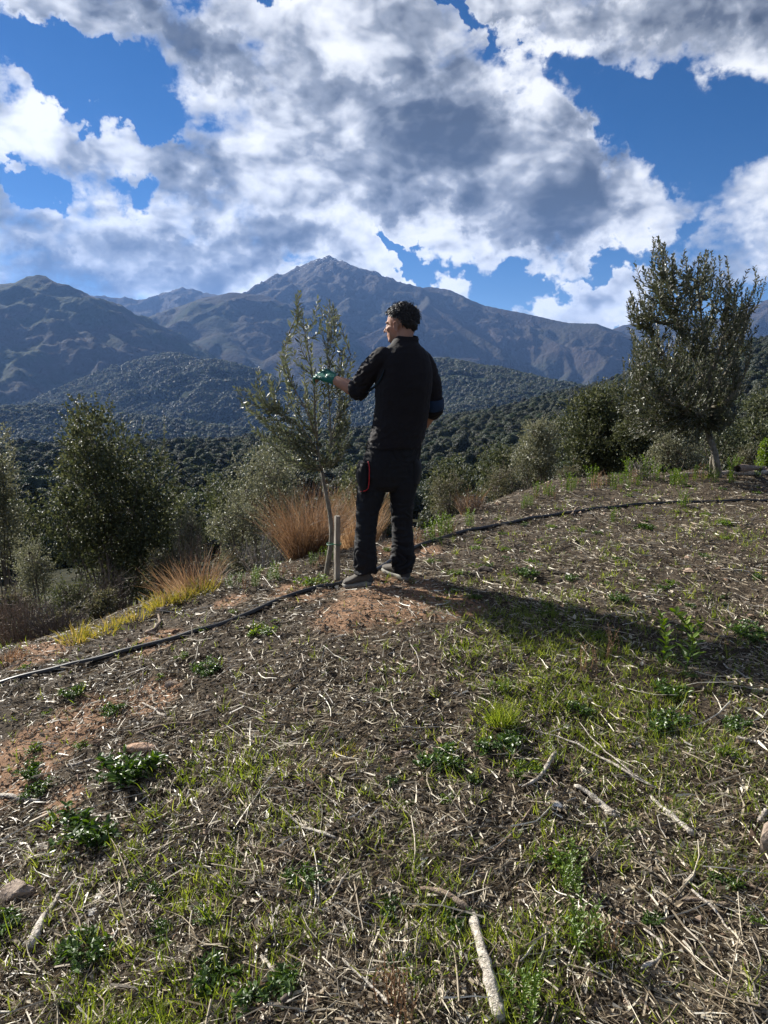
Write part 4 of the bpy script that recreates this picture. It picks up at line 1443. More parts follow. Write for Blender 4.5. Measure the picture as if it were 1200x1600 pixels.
def build_shrubs():
    shrub('holm_oak', 'broad leafy young holm oak standing alone below the crest on the left', 187, 622, 940, 225, 8.6, OAK_LEAF, 28000, .044, .028, True, seed=31, lobes=22, shoots=110, sparse=.10, cat='tree', shoot_len=.42)
    shrub('holm_oak', 'grey green tree cut off by the left edge of the photo', -2, 676, 900, 125, 9.5, SILVER_LEAF, 14000, .038, .022, True, seed=32, lobes=11, shoots=30, cat='tree', bark=BARK)
    shrub('silvery_shrub', 'tall silvery green shrub behind the young olive', 432, 668, 880, 180, 8.4, SILVER_LEAF, 12000, .034, .017, False, seed=33, lobes=13, shoots=45, sparse=-.05)
    shrub('silvery_shrub', 'lower silvery shrub in front of the rust coloured grass, left of the olive stem', 385, 778, 935, 125, 6.6, SILVER_LEAF, 9000, .026, .013, False, seed=34, lobes=10, shoots=30)
    shrub('dark_shrub', 'large dark evergreen shrub left of the tall olive on the crest', 925, 592, 745, 165, 13.0, OAK_LEAF, 20000, .055, .032, True, seed=35, lobes=13, shoots=45, cat='shrub', shoot_len=.5)
    shrub('dark_shrub', 'grey green round shrub directly right of the man beyond the crest', 835, 650, 765, 125, 12.0, SILVER_LEAF, 9500, .045, .024, True, seed=36, lobes=11, shoots=30)
    shrub('dark_shrub', 'dark evergreen shrub filling the gap beneath the crown of the tall olive', 1000, 620, 745, 110, 12.0, OAK_LEAF, 14000, .05, .03, True, seed=37, lobes=9, shoots=20)
    shrub('pale_shrub', 'pale green shrub behind the trunk of the tall olive', 1058, 652, 742, 120, 10.6, SILVER_LEAF, 7500, .035, .018, False, seed=38, lobes=9, shoots=35)
    shrub('bright_shrub', 'bright green bush at the right edge behind the crest', 1197, 682, 745, 50, 11.5, GREEN_LEAF, 4500, .03, .018, True, seed=39, lobes=6, shoots=12)
    shrub('scrub_bush', 'olive grey scrub between the tall olive trunk and the right edge', 1160, 700, 748, 60, 13.0, SCRUB_LEAF, 3000, .035, .018, False, seed=40, lobes=6, shoots=15)
    for i, (px, top, bot, w, d, mt, nl, lab) in enumerate([
            (60, 845, 935, 105, 7.4, SILVER_LEAF, 5000, 'grey green low shrub below the left edge tree'),
            (110, 900, 990, 120, 6.6, OAK_LEAF, 5000, 'green leafy low shrub at the foot of the lone holm oak'),
            (25, 925, 1020, 120, 5.6, SCRUB_LEAF, 4500, 'low scrubby bush at the left edge above the hose'),
            (95, 955, 1020, 90, 5.2, SCRUB_LEAF, 3500, 'low grey scrub beside the leaning stick'),
            (250, 860, 930, 80, 7.0, SCRUB_LEAF, 3000, 'thin grey scrub between holm oak and orange grass'),
            (300, 800, 880, 60, 8.2, SILVER_LEAF, 3000, 'small silvery bush in the dip right of the holm oak'),
            (790, 728, 790, 100, 8.9, SCRUB_LEAF, 4200, 'brownish grey scrub on the crest below the round shrub'),
            (700, 742, 815, 90, 8.3, SCRUB_LEAF, 3200, 'thin olive grey scrub just right of the man beyond the crest'),
            (590, 760, 830, 90, 7.6, SCRUB_LEAF, 2500, 'scrub seen between the legs of the man'),
            (885, 735, 760, 70, 9.4, SCRUB_LEAF, 2000, 'low scrub along the crest below the large dark shrub'),
            (160, 920, 975, 70, 5.9, SCRUB_LEAF, 2500, 'brown scrub left of the yellow grass strip')]):
        shrub('scrub_bush', lab, px, top, bot, w, d, mt, nl, .028, .013, False, seed=50 + i, lobes=7, shoots=22, sparse=.05, shoot_len=.18)
    # a hedge of dim scrub further down, seen between the shrubs
    for i, (px, top, bot, w, d, lab) in enumerate([
            (30, 760, 860, 140, 15, 'dim evergreen shrub far down the slope at the left edge'), (140, 800, 880, 150, 14, 'dim evergreen shrub down the slope behind the holm oak'),
            (290, 770, 870, 120, 16, 'dim evergreen shrub down the slope right of the holm oak'), (360, 740, 840, 120, 19, 'dim evergreen shrub down the slope left of the silvery shrub'),
            (560, 720, 830, 150, 18, 'dim evergreen shrub down the slope behind the young olive'), (690, 715, 800, 120, 20, 'dim evergreen shrub down the slope right of the man'),
            (780, 690, 780, 110, 24, 'dim evergreen shrub down the slope behind the round shrub'), (1120, 620, 720, 110, 26, 'dim evergreen shrub down the slope behind the tall olive'),
            (1190, 600, 710, 110, 30, 'dim evergreen shrub down the slope at the right edge'), (230, 850, 930, 110, 11, 'dim evergreen shrub just below the orange grass'),
            (460, 800, 880, 110, 12, 'dim evergreen shrub below the rust coloured grass')]):
        shrub('evergreen_shrub', lab, px, top, bot, w, d, OAK_LEAF, 3000, .004 * d + .01, .0025 * d + .008, False, seed=80 + i, lobes=9, shoots=14, shoot_len=.4)
    bare_bush('dry_bush', 'leafless brown twigs in front of the lone holm oak', 175, 850, 985, 90, 6.3, TWIG, 110, 3)
    bare_bush('dry_bush', 'grey bare twigs left of the lower silvery shrub', 300, 790, 900, 80, 7.3, BROWNWOOD, 80, 4)
    bare_bush('dry_bush', 'pale bare twigs leaning between silvery shrub and rust grass', 410, 815, 915, 90, 6.2, DEADWOOD, 40, 5)
    bare_bush('dry_bush', 'bare twigs right of the man at the crest', 735, 765, 822, 70, 7.2, BROWNWOOD, 70, 6)
    bare_bush('dry_bush', 'brown twigs at the far left under the scrub', 30, 900, 1020, 110, 5.0, BROWNWOOD, 90, 7)
    bare_bush('dry_bush', 'twiggy growth beside the leaning stick', 95, 930, 1015, 110, 4.9, TWIG, 90, 9)
    bare_bush('dry_bush', 'bare straw coloured stalks under the tall olive', 1000, 705, 752, 60, 9.2, DEADWOOD, 45, 8)
    # ornamental grasses
    b = hit(474, 880)
    tussock('grass_tussock', 'big rust brown grass tussock behind the young olive stem', b + np.array([0, .55, 0]), .70, .40, 1900, RUST_GRASS, 1, W=.0030, droop=.45, foot=.17)
    b = hit(545, 868)
    tussock('grass_tussock', 'lighter brown grass tussock between stake and the left leg of the man', b + np.array([.05, .9, 0]), .60, .34, 800, DRY_GRASS, 2, W=.003, droop=.3, foot=.16)
    b = hit(745, 806)
    tussock('grass_tussock', 'small orange grass tuft on the crest right of the man', b + np.array([0, .5, 0]), .30, .40, 260, RUST_GRASS, 3, W=.003, droop=.3, foot=.1)
    b = hit(300, 935)
    tussock('grass_tussock', 'orange red grass tussock at the upper end of the yellow strip', b + np.array([0, .25, 0]), .34, .45, 260, RUST_GRASS, 4, W=.003, droop=.5, foot=.14)
    b = hit(262, 950)
    tussock('grass_tussock', 'orange grass leaning left from the yellow strip', b + np.array([0, .25, 0]), .32, .45, 150, DRY_GRASS, 5, W=.003, droop=.4, lean=(-.4, 0), foot=.12)
    for i, (px, py, h_, n_, lab) in enumerate([(318, 925, .15, 150, 'yellow grass tuft at the right end of the yellow strip'), (285, 935, .13, 150, 'yellow grass tuft second from the right end of the strip'),
                                    (250, 948, .14, 170, 'yellow green grass tuft in the middle of the strip'), (215, 965, .10, 120, 'yellow grass tuft left of the middle of the strip'),
                                    (180, 978, .09, 100, 'short yellow grass tuft near the left end of the strip'), (160, 990, .11, 160, 'smallest yellow grass tuft at the left end of the strip'),
                                    (120, 1000, .13, 200, 'olive yellow grass tuft at the foot of the leaning stick'), (15, 1032, .1, 150, 'orange yellow tuft at the left edge above the hose'),
                                    (785, 1135, .11, 330, 'upright yellow green grass tuft on a green weed in the middle right'), (540, 1180, .05, 60, 'tiny yellow tuft in the mulch in the middle')]):
        b = hit(px, py)
        tussock('grass_tuft', lab, b, h_, .28 if i == 8 else .6, n_, GRASS_M if i == 8 else YELLOW_GRASS if i != 7 else RUST_GRASS, 20 + i, W=.0045, droop=.3, foot=.09 if i < 8 else .05, cat='grass tuft', group='yellow grass tufts')


young_olive()
big_olive()
build_shrubs()

# ------------------------------------------------------------------ what lies and grows on the knoll
def near_points(rng, n, rmin=1.15, rmax=12.5, power=1.0, amax=34):
    """points on the knoll, denser near the viewpoint"""
    r = rmin * (rmax / rmin) ** (rng.uniform(0, 1, n) ** power)
    a = rng.uniform(R(-amax), R(amax), n)
    x = r * np.sin(a); y = r * np.cos(a)
    cy = np.interp(x, CREST[:, 0], CREST[:, 1])
    ok = y < cy + 0.7
    return x[ok], y[ok], r[ok]


GRASSY = [(900, 1060, 170, 1), (1010, 1150, 150, .9), (850, 1000, 110, 1.1), (960, 1010, 90, .9), (400, 1200, 90, .55), (350, 1400, 150, .36), (190, 1500, 160, .5), (450, 1290, 90, .45), (250, 1280, 80, .5), (1120, 1180, 110, .7),
          (640, 1330, 90, .4), (900, 1450, 90, .5), (1180, 1110, 70, .5), (250, 1590, 140, .8), (820, 1560, 100, .7), (400, 1240, 50, .6), (1120, 985, 90, .5), (860, 940, 90, .4), (1100, 820, 100, .4), (930, 880, 110, .35),
          (130, 1340, 90, .4), (700, 1230, 60, .4), (60, 1440, 100, .4), (560, 1240, 60, .3), (640, 1500, 80, .4)]
GRW = []
for (px, py, r_, s_) in GRASSY:
    q = hit(px, py, False)
    dd = np.linalg.norm(q - np.array([0, 0, CAMZ]))
    GRW.append((q[0], q[1], r_ / FOC * dd, r_ / FOC * dd * dd / CAMZ * .75, s_))


def grass_field(x, y):
    f = np.zeros_like(x)
    for (gx, gy, rx, ry, s) in GRW:
        f = np.maximum(f, s * np.exp(-(((x - gx) / rx) ** 2 + ((y - gy) / ry) ** 2)))
    return f


def build_litter():
    rng = np.random.default_rng(77)
    # straws and thin stalks
    x, y, r = near_points(rng, 185000, power=.9)
    bf = bare_field(x, y)
    keep = rng.uniform(0, 1, len(x)) > bf * .55
    dn = fbm(x * 1.3, y * 1.3, octv=3)
    keep &= rng.uniform(-.9, 1.2, len(x)) < 1.7 * dn + .45
    x, y, r = x[keep], y[keep], r[keep]
    n = len(x)
    N = ground_normal(x, y)
    z = H(x, y)
    a = rng.uniform(0, 2 * PI, n) 
    swirl = 1.2 * fbm(x * .8, y * .8, octv=2)
    a = np.where(rng.uniform(0, 1, n) < .45, swirl * 2.5 + .5 * rng.normal(size=n), a)
    D = np.stack([np.cos(a), np.sin(a), .22 * rng.normal(size=n) + .03], -1)
    D = unit(D - N * ((D * N).sum(1) * .85)[:, None])
    L = np.exp(rng.normal(size=n) * .6 - 3.2)
    W = np.exp(rng.normal(size=n) * .5) * .0025 * (1 + .12 * r)
    C = np.stack([x, y, z + rng.uniform(-.003, .016, n)], -1)
    B = C - D * (L / 2)[:, None]
    B[:, 2] = np.maximum(B[:, 2], H(B[:, 0], B[:, 1]) - .002)
    D1 = unit(D + .45 * rng.normal(size=D.shape) * np.array([1, 1, .5]))
    mb = MB()
    mb.blades(B, D, D1, L, W, np.clip(rng.beta(1.15, 1.4, n), 0, 1), seg=2)
    # flakes of bark, chips and dead leaves
    x, y, r = near_points(rng, 60000, power=.9)
    n = len(x); N = ground_normal(x, y)
    D = unit(rng.normal(size=(n, 3)) * np.array([1, 1, .45]))
    C = np.stack([x, y, H(x, y) + rng.uniform(0, .012, n)], -1)
    L2 = np.minimum(np.exp(rng.normal(size=n) * .5 - 4.35), .026) * (1 + .08 * r)
    mb.leaves(C, D, unit(N + .6 * rng.normal(size=N.shape)), L2, L2 * rng.uniform(.3, .7, n), np.clip(rng.beta(1.1, 2.2, n), 0, 1), fold=.25)
    o = mb.build('straw_litter', STRAW)
    tag(o, 'mulch of dry straw, stalks and bark chips covering the knoll', kind='stuff')
    # thin twigs
    mb = MB()
    x, y, r = near_points(rng, 1900, power=.75)
    for i in range(len(x)):
        a = rng.uniform(0, 2 * PI); L = math.exp(rng.normal() * .5 - 1.95)
        m_ = 5
        s = np.linspace(-.5, .5, m_) * L
        bend = rng.normal() * .12 * L
        px_ = x[i] + s * math.cos(a) - bend * np.cos(s / L * PI) * math.sin(a)
        py_ = y[i] + s * math.sin(a) + bend * np.cos(s / L * PI) * math.cos(a)
        pz_ = H(px_, py_) + .004 + rng.uniform(0, .02) + s * rng.normal() * .12 + .003 * rng.normal(size=m_)
        pz_ = np.maximum(pz_, H(px_, py_) + .002)
        mb.tube(np.stack([px_, py_, pz_], -1), np.linspace(1, .5, m_) * rng.uniform(.0012, .0035), 4, tint=float(rng.beta(1.8, 1.6)), cap=False)
    o = mb.build('fallen_twigs', STRAW)
    tag(o, 'thin fallen twigs scattered over the mulch', kind='stuff')
    # small stones and soil crumbs
    mb = MB()
    x, y, r = near_points(rng, 5200, power=.9)
    for i in range(len(x)):
        s = math.exp(rng.normal() * .45 - 5.1) * (1 + .10 * r[i])
        v = np.array([(1, 0, 0), (-1, 0, 0), (0, 1, 0), (0, -1, 0), (0, 0, 1), (0, 0, -1)], float) + .3 * rng.normal(size=(6, 3))
        f = np.array([(0, 2, 4), (2, 1, 4), (1, 3, 4), (3, 0, 4), (2, 0, 5), (1, 2, 5), (3, 1, 5), (0, 3, 5)])
        mb.add(v * s * np.array([1, 1, .7]) + np.array([x[i], y[i], 0]), f, rng.uniform(0, 1))
        mb.V[-1][:, 2] += float(0)
    # set heights in one go
    allv = np.vstack(mb.V)
    cx = np.repeat(x, 6); cyy = np.repeat(y, 6)
    allv[:, 2] += np.repeat(H(x, y), 6) + .002
    mb.V = [allv]
    o = mb.build('soil_crumbs', rough_mat('crumbs', [(0.1, (0.05, 0.035, 0.025)), (0.5, (0.16, 0.10, 0.065)), (0.9, (0.36, 0.27, 0.20))], use_tint=True, bump=.3, rough=.95))
    tag(o, 'crumbs of soil and gravel between the straw', kind='stuff')


def build_grass():
    rng = np.random.default_rng(78)
    x, y, r = near_points(rng, 260000, power=.85)
    f = grass_field(x, y)
    nz = fbm(x * 3.3, y * 3.3, octv=3)
    p = np.clip(f * 1.0 + .75 * nz * (f > .03) - .22, 0, 1) * .40 + .008
    keep = rng.uniform(0, 1, len(x)) < p
    x, y, r = x[keep], y[keep], r[keep]
    n = len(x)
    # blades in little tufts
    k = rng.integers(0, n, n * 0 + n)
    tuft = rng.uniform(0, 1, n) < .6
    x2 = np.where(tuft, x, x); y2 = y
    B = np.stack([x2, y2, H(x2, y2) - .003], -1)
    B = np.repeat(B, 2, axis=0) + rng.normal(size=(2 * n, 3)) * np.array([.006, .006, 0])
    m_ = len(B)
    D0 = np.stack([.45 * rng.normal(size=m_), .45 * rng.normal(size=m_), np.ones(m_)], -1)
    D1 = D0 + .8 * rng.normal(size=(m_, 3)) * np.array([1, 1, .4])
    L = np.exp(rng.normal(size=m_) * .35 - 3.25)
    W = .0026 * (1 + .12 * np.repeat(r, 2)) * rng.uniform(.7, 1.4, m_)
    mb = MB()
    mb.blades(B, D0, D1, L, W, np.clip(.5 + .22 * rng.normal(size=m_), 0, 1), seg=2)
    # sprays of longer blades
    x, y, r = near_points(rng, 5200, power=.8)
    f = grass_field(x, y)
    keep = rng.uniform(0, 1, len(x)) < np.clip(f * .55 + .03, 0, 1)
    x, y = x[keep], y[keep]
    for cx, cyy in zip(x, y):
        k = int(rng.integers(5, 14))
        q = np.stack([cx + .012 * rng.normal(size=k), cyy + .012 * rng.normal(size=k), np.zeros(k)], -1)
        q[:, 2] = hz(cx, cyy) - .004
        D0 = np.stack([.5 * rng.normal(size=k), .5 * rng.normal(size=k), np.ones(k)], -1)
        mb.blades(q, D0, D0 + .9 * rng.normal(size=(k, 3)) * np.array([1, 1, .5]), rng.uniform(.035, .085, k), rng.uniform(.0025, .0045, k), np.clip(.55 + .2 * rng.normal(size=k), 0, 1), seg=3)
    print('grass blades', m_)
    o = mb.build('grass', GRASS_M)
    tag(o, 'short bright green grass sprouting through the mulch', kind='stuff')


def weed_mesh(seed, L=.034, W=.015, n=90, dome=.55, rosette=False):
    """a low clump of leaves, radius about 0.1"""
    rng = np.random.default_rng(seed)
    mb = MB()
    stems = int(n / 6)
    for i in range(stems):
        if i % 8 == 0:
            sc_ = np.array([.055 * rng.normal(), .045 * rng.normal()]); sr = rng.uniform(.03, .075)
        a = rng.uniform(0, 2 * PI); r = math.sqrt(rng.uniform(0, 1)) * sr
        e = np.array([sc_[0] + r * math.cos(a), sc_[1] + r * math.sin(a), (.012 + .085 * dome * math.sqrt(max(0, 1 - (r / (sr * 1.2)) ** 2)) * sr / .06) * rng.uniform(.5, 1.3)])
        b = np.array([e[0] * .35, e[1] * .35, -.01])
        c = curve([b, (b + e) / 2 + np.array([0, 0, .01]), e], 5)
        mb.tube(c, .0012, 3, tint=.4, cap=False)
        k = 7
        rd = np.stack([np.cos(np.arange(k) * 2 * PI / k + rng.uniform(0, 6)), np.sin(np.arange(k) * 2 * PI / k + rng.uniform(0, 6)), .35 + .35 * rng.normal(size=k)], -1)
        C = e + rng.normal(size=(k, 3)) * .004 - np.array([0, 0, 1]) * rng.uniform(0, .025, (k, 1))
        mb.leaves(C, rd, np.array([0, 0, 1.0]) + .35 * rng.normal(size=(k, 3)), L * rng.uniform(.6, 1.2, k), W * rng.uniform(.7, 1.2, k), np.clip(.5 + .22 * rng.normal(size=k), 0, 1), round_=True, fold=.15)
    return mb.mesh('weed', smooth=False)


def tall_weed_mesh(seed, ht=.28, n=26, L=.05, W=.012, stems=1):
    rng = np.random.default_rng(seed)
    mb = MB()
    for s in range(stems):
        o = np.array([.03 * rng.normal(), .03 * rng.normal(), 0]) * (stems > 1)
        c = curve([o + (0, 0, -.01), o + (.01 * rng.normal(), .01 * rng.normal(), ht * .5), o + (.03 * rng.normal(), .03 * rng.normal(), ht * rng.uniform(.8, 1))], 10)
        mb.tube(c, np.linspace(.003, .0012, 10), 4, tint=.5)
        for i in range(n):
            t = .12 + .88 * i / n
            k = t * 9; j = int(min(8, k)); q = c[j] * (1 - (k - j)) + c[j + 1] * (k - j)
            a = i * 2.4 + rng.uniform(-.3, .3)
            d = np.array([[math.cos(a), math.sin(a), .55 + .5 * t]])
            mb.leaves(q[None], d, np.array([[0, 0, 1.0]]) + .2 * rng.normal(size=(1, 3)), L * (1.1 - .6 * t) * rng.uniform(.8, 1.2), W, np.clip(.55 + .15 * rng.normal(), 0, 1), round_=True)
    return mb.mesh('tall_weed')


def place(name, me, mat, px, py, s, label, cat, group=None, rng=random, rz=None, tiltv=.1, sz=None):
    q = hit(px, py)
    q[2] = hz(q[0], q[1])
    if mat is not None and len(me.materials) == 0:
        me.materials.append(mat)
    o = bpy.data.objects.new(name, me)
    COL.objects.link(o)
    n = ground_normal(np.array([q[0]]), np.array([q[1]]))[0]
    o.location = tuple(q)
    ez = Vector((0, 0, 1)).rotation_difference(Vector(tuple(n * .7 + np.array([0, 0, .3])))).to_euler()
    o.rotation_euler = (ez.x, ez.y, rng.uniform(0, 6.28) if rz is None else rz)
    o.scale = (s, s, sz or s)
    tag(o, label, cat, group)
    return o


def build_weeds():
    dark = [weed_mesh(100 + i, n=260) for i in range(4)]
    leafy = [weed_mesh(110 + i, L=.024, W=.014, n=240, dome=.4) for i in range(3)]
    for m_ in dark:
        m_.materials.append(WEED_LEAF)
    for m_ in leafy:
        m_.materials.append(GREEN_LEAF)
    table = [
        (185, 1212, 1.55, 'd', 'largest dark green weed mound, just below the orange stone'), (140, 1302, 1.35, 'd', 'wide dark weed mound below the largest one at left'),
        (395, 988, .95, 'l', 'bright green weed right of the hose below the yellow grass'), (498, 908, 1.0, 'l', 'pale green weed at the foot of the young olive stem'),
        (692, 1195, 1.05, 'd', 'compact dark weed in the middle, left of the yellow green tuft'), (783, 1162, .95, 'd', 'dark weed under the upright yellow green tuft'),
        (322, 1045, .85, 'd', 'green weed below the bright weed near the hose'), (120, 1083, .75, 'd', 'dark weed in shade just below the left part of the hose'),
        (182, 1108, .7, 'd', 'dark green weed right of the orange soil patch near the left edge'), (50, 1205, .75, 'd', 'dark weed on the orange soil near the left edge'),
        (55, 1235, .7, 'd', 'second dark weed on the orange soil, right below the first'), (60, 1168, .5, 'l', 'flat pale weed high on the orange soil at the left edge'),
        (125, 1160, .45, 'l', 'flat little weed above the pale stick at left'), (98, 1030, .55, 'l', 'light green weed above the hose near the left edge'), (40, 1037, .5, 'l', 'light green weed above the hose, nearest the left edge'),
        (310, 980, .4, 'l', 'small pale weed just above the hose below the yellow grass'), (290, 1018, .45, 'l', 'grey green small weed just below the hose'),
        (370, 952, .35, 'l', 'small weed above the hose left of the olive'), (825, 893, .75, 'd', 'green weed right of the brown stump on the middle slope'), (887, 898, .5, 'd', 'weed right next to the green weed by the stump'),
        (785, 855, .5, 'l', 'light weed halfway between stump and hose'), (1008, 820, .7, 'd', 'round dark weed just below the hose at right'), (930, 828, .35, 'd', 'small dark weed below the hose left of the round one'),
        (1140, 815, .8, 'l', 'wide green weed below the hose near the right edge'), (1100, 800, .5, 'l', 'weed close to the hose near the right edge'),
        (1045, 905, .5, 'l', 'green weed on the far right slope above the long shadow'), (1170, 990, .9, 'd', 'green weed at the right edge by the long shadow'), (1030, 1120, 1.0, 'd', 'big dark weed below the two tall stems'),
        (1045, 1075, .95, 'd', 'weed at the foot of the two tall stems'), (900, 1105, .6, 'd', 'dark weed in the bright grass left of the big one'), (795, 1070, .6, 'l', 'fresh green weed above the yellow green tuft'),
        (1140, 1125, .7, 'd', 'dark weed right of the big one near the right edge'), (840, 1195, .65, 'l', 'leafy yellowish weed touching the forked stick'), (895, 1342, .75, 'l', 'fresh green rosette left below the white bark pieces'),
        (135, 1478, .8, 'd', 'dark weed right of the grey log at bottom left'), (20, 1432, .75, 'd', 'dark weed at the left edge beside the grey log'), (345, 1515, .8, 'd', 'dark leafy weed at the bottom left of the middle'),
        (425, 1545, .8, 'd', 'darkest weed near the bottom edge, right of the leafy one'), (470, 1370, .7, 'd', 'small leaved weed in the lower middle'), (700, 1430, .55, 'd', 'shaded weed right above the curved branch'),
        (615, 1220, .35, 'd', 'tiny dark weed left of the compact dark weed'), (1140, 1170, .5, 'l', 'pale weed in the grass near the right edge'), (990, 1290, .35, 'l', 'tiny weed between the two white bark pieces'),
        (250, 1050, .35, 'l', 'tiny weed above the long twig at left'), (610, 855, .45, 'l', 'pale weed between the shoes of the man'), (590, 835, .6, 'l', 'whitish leafy weed behind the legs of the man'),
        (870, 790, .4, 'l', 'small green weed just above the hose at right'), (70, 1110, .4, 'l', 'flat weed below the hose at the left edge'), (985, 770, .45, 'l', 'small weed on the crest behind the hose'), (1075, 755, .45, 'd', 'dark weed on the crest left of the olive trunk'),
        (1130, 760, .5, 'd', 'dark weed at the foot of the tall olive trunk'), (1180, 765, .5, 'l', 'small weed on the crest at the right edge'), (650, 1005, .3, 'l', 'tiny weed in front of the man'), (430, 965, .3, 'l', 'tiny weed on the hose side left of the orange soil')]
    rr = random.Random(5)
    for i, (px, py, s, k, lab) in enumerate(table):
        me = (dark if k == 'd' else leafy)[i % (4 if k == 'd' else 3)]
        place('weed', me, None, px, py + 6, s * (.82 if py > 1000 else .95), lab, 'weed', 'weeds on the knoll', rr)
    tall = [tall_weed_mesh(200 + i, .30, 30, .065, .019) for i in range(3)]
    bushy = [tall_weed_mesh(210 + i, .26, 22, .035, .010, 7) for i in range(3)]
    dry = [tall_weed_mesh(220 + i, .22, 9, .018, .012, 6) for i in range(2)]
    for m_ in tall + bushy:
        m_.materials.append(GREEN_LEAF)
    for m_ in dry:
        m_.materials.append(DRY_GRASS)
    for i, (px, py, s, k, lab) in enumerate([
            (1033, 1048, .92, 't', 'left of two tall leafy stems in the long shadow'), (1068, 1055, 1.1, 't', 'right and taller of the two tall leafy stems in the long shadow'), (1085, 1040, .7, 't', 'short side stem right of the two tall stems'),
            (680, 848, 1.1, 'b', 'bright yellow green herb just right of the standing leg'), (735, 825, .9, 'b', 'green herb by the hose right of the man'), (700, 835, .9, 'b', 'herb between two others right of the man'),
            (560, 840, .7, 'b', 'pale herb behind the left leg of the man'), (838, 778, .9, 'b', 'yellow herb at the crest below the scrub'), (885, 770, 1.2, 'b', 'green herb cluster on the crest below the dark shrub'), (925, 758, 1.3, 'b', 'taller green herb on the crest'),
            (980, 748, 1.4, 'b', 'yellow green herb left of the tall olive'), (1010, 748, 1.5, 'b', 'herb with upright stems near the olive trunk'), (1030, 752, 1.2, 'b', 'herb nearest the tall olive on its left'), (960, 818, .75, 'b', 'small upright herb below the hose at right'),
            (1065, 792, .9, 'b', 'thin herb at the hose below the tall olive'), (1150, 740, 1.3, 'b', 'herb right of the tall olive trunk'), (1185, 745, 1.1, 'b', 'herb at the right edge on the crest'),
            (915, 1480, .75, 'b', 'spindly green herb at the bottom right of the middle'), (830, 1590, .7, 'b', 'feathery green herb at the bottom edge'), (895, 1400, .6, 'b', 'upright herb below the fresh rosette'),
            (960, 1030, .9, 'd', 'dry seed heads in front of the long shadow'), (915, 1050, .8, 'd', 'dry seed heads at the left of the shadow edge'), (640, 1600, .8, 'd', 'pale yellow dry plant at the bottom edge'), (610, 1570, .7, 'd', 'dry yellow plant left of the bottom branch'),
            (950, 1500, .6, 'd', 'dry brown plant at bottom right')]):
        me = {'t': tall, 'b': bushy, 'd': dry}[k][i % (3 if k != 'd' else 2)]
        place('herb', me, None, px, py, s * {'t': 1.25, 'b': .95, 'd': .9}[k], lab, 'herb', None, rr, sz=s * {'t': 1.1, 'b': .80, 'd': .9}[k])


def more_weeds():
    rng = np.random.default_rng(301); rr = random.Random(8)
    metas = [bpy.data.meshes[n_] for n_ in ('weed', 'weed.001', 'weed.004', 'weed.005', 'weed.006')]
    tl = [m_ for m_ in bpy.data.meshes if m_.name.startswith('tall_weed')]
    for i in range(46):
        px = rng.uniform(640, 1195); top = np.interp(px, [640, 700, 760, 900, 1050, 1200], [850, 838, 808, 762, 752, 742])
        py = rng.uniform(top + 6, 1000)
        place('weed', metas[int(rng.integers(0, 5))], None, px, py, rng.uniform(.22, .5), 'small low green weed scattered with others over the right slope', 'weed', 'small weeds over the right slope', rr)
    for i in range(40):
        px = rng.uniform(30, 1190); py = rng.uniform(1040, 1580)
        place('weed', metas[int(rng.integers(0, 5))], None, px, py, rng.uniform(.16, .38), 'little low weed scattered with others in the foreground mulch', 'weed', 'little weeds in the foreground', rr)
    for i in range(44):
        px = rng.uniform(640, 1195); top = np.interp(px, [640, 700, 760, 900, 1050, 1200], [850, 838, 808, 762, 752, 742])
        me = tl[3 + int(rng.integers(0, 5)) % max(1, len(tl) - 3)]
        s = rng.uniform(.45, 1.0)
        place('herb', me, None, px, top + rng.uniform(-5, 10), s, 'upright herb among many growing along the crest right of the man', 'herb', 'herbs along the crest', rr, sz=s * rng.uniform(.6, 1.1))
    for i in range(22):
        px = rng.uniform(340, 520); top = np.interp(px, [340, 480, 520], [925, 888, 878])
        me = tl[3 + int(rng.integers(0, 5)) % max(1, len(tl) - 3)]
        s = rng.uniform(.35, .7)
        place('herb', me, None, px, top + rng.uniform(-5, 8), s, 'small herb among several along the crest left of the young olive', 'herb', 'herbs along the crest at left', rr, sz=s * .7)


def stick(name, label, pix, r0, r1, mat, lift=.0, cat='stick', flat=1.0, k=8, wob=.12, seed=0, group=None, knots=True):
    """a stick or bark strip lying along photograph pixels"""
    rng = np.random.default_rng(seed + int(pix[0][0]) + 100)
    pts = [hit(px, py) for px, py in pix]
    n = 14
    c = curve(pts, n)
    c[:, 2] = np.maximum(H(c[:, 0], c[:, 1]), c[:, 2] - .02) + max(r0, r1) * flat * .6 + lift
    rad = np.linspace(r0, r1, n) * (1 + .12 * rng.normal(size=n))
    rad[0] *= .55; rad[-1] *= .45
    org = c[n // 2].copy()
    mb = MB(); mb.tube(c - org, rad, k, wob=wob)
    V = mb.V[0]
    if flat != 1.0:
        base = np.repeat(c - org, k, axis=0)
        V[:n * k, 2] = base[:, 2] + (V[:n * k, 2] - base[:, 2]) * flat
    o = mb.build(name, mat, None, origin=(0, 0, 0), loc=org, smooth=True)
    tag(o, label, cat, group)
    return o


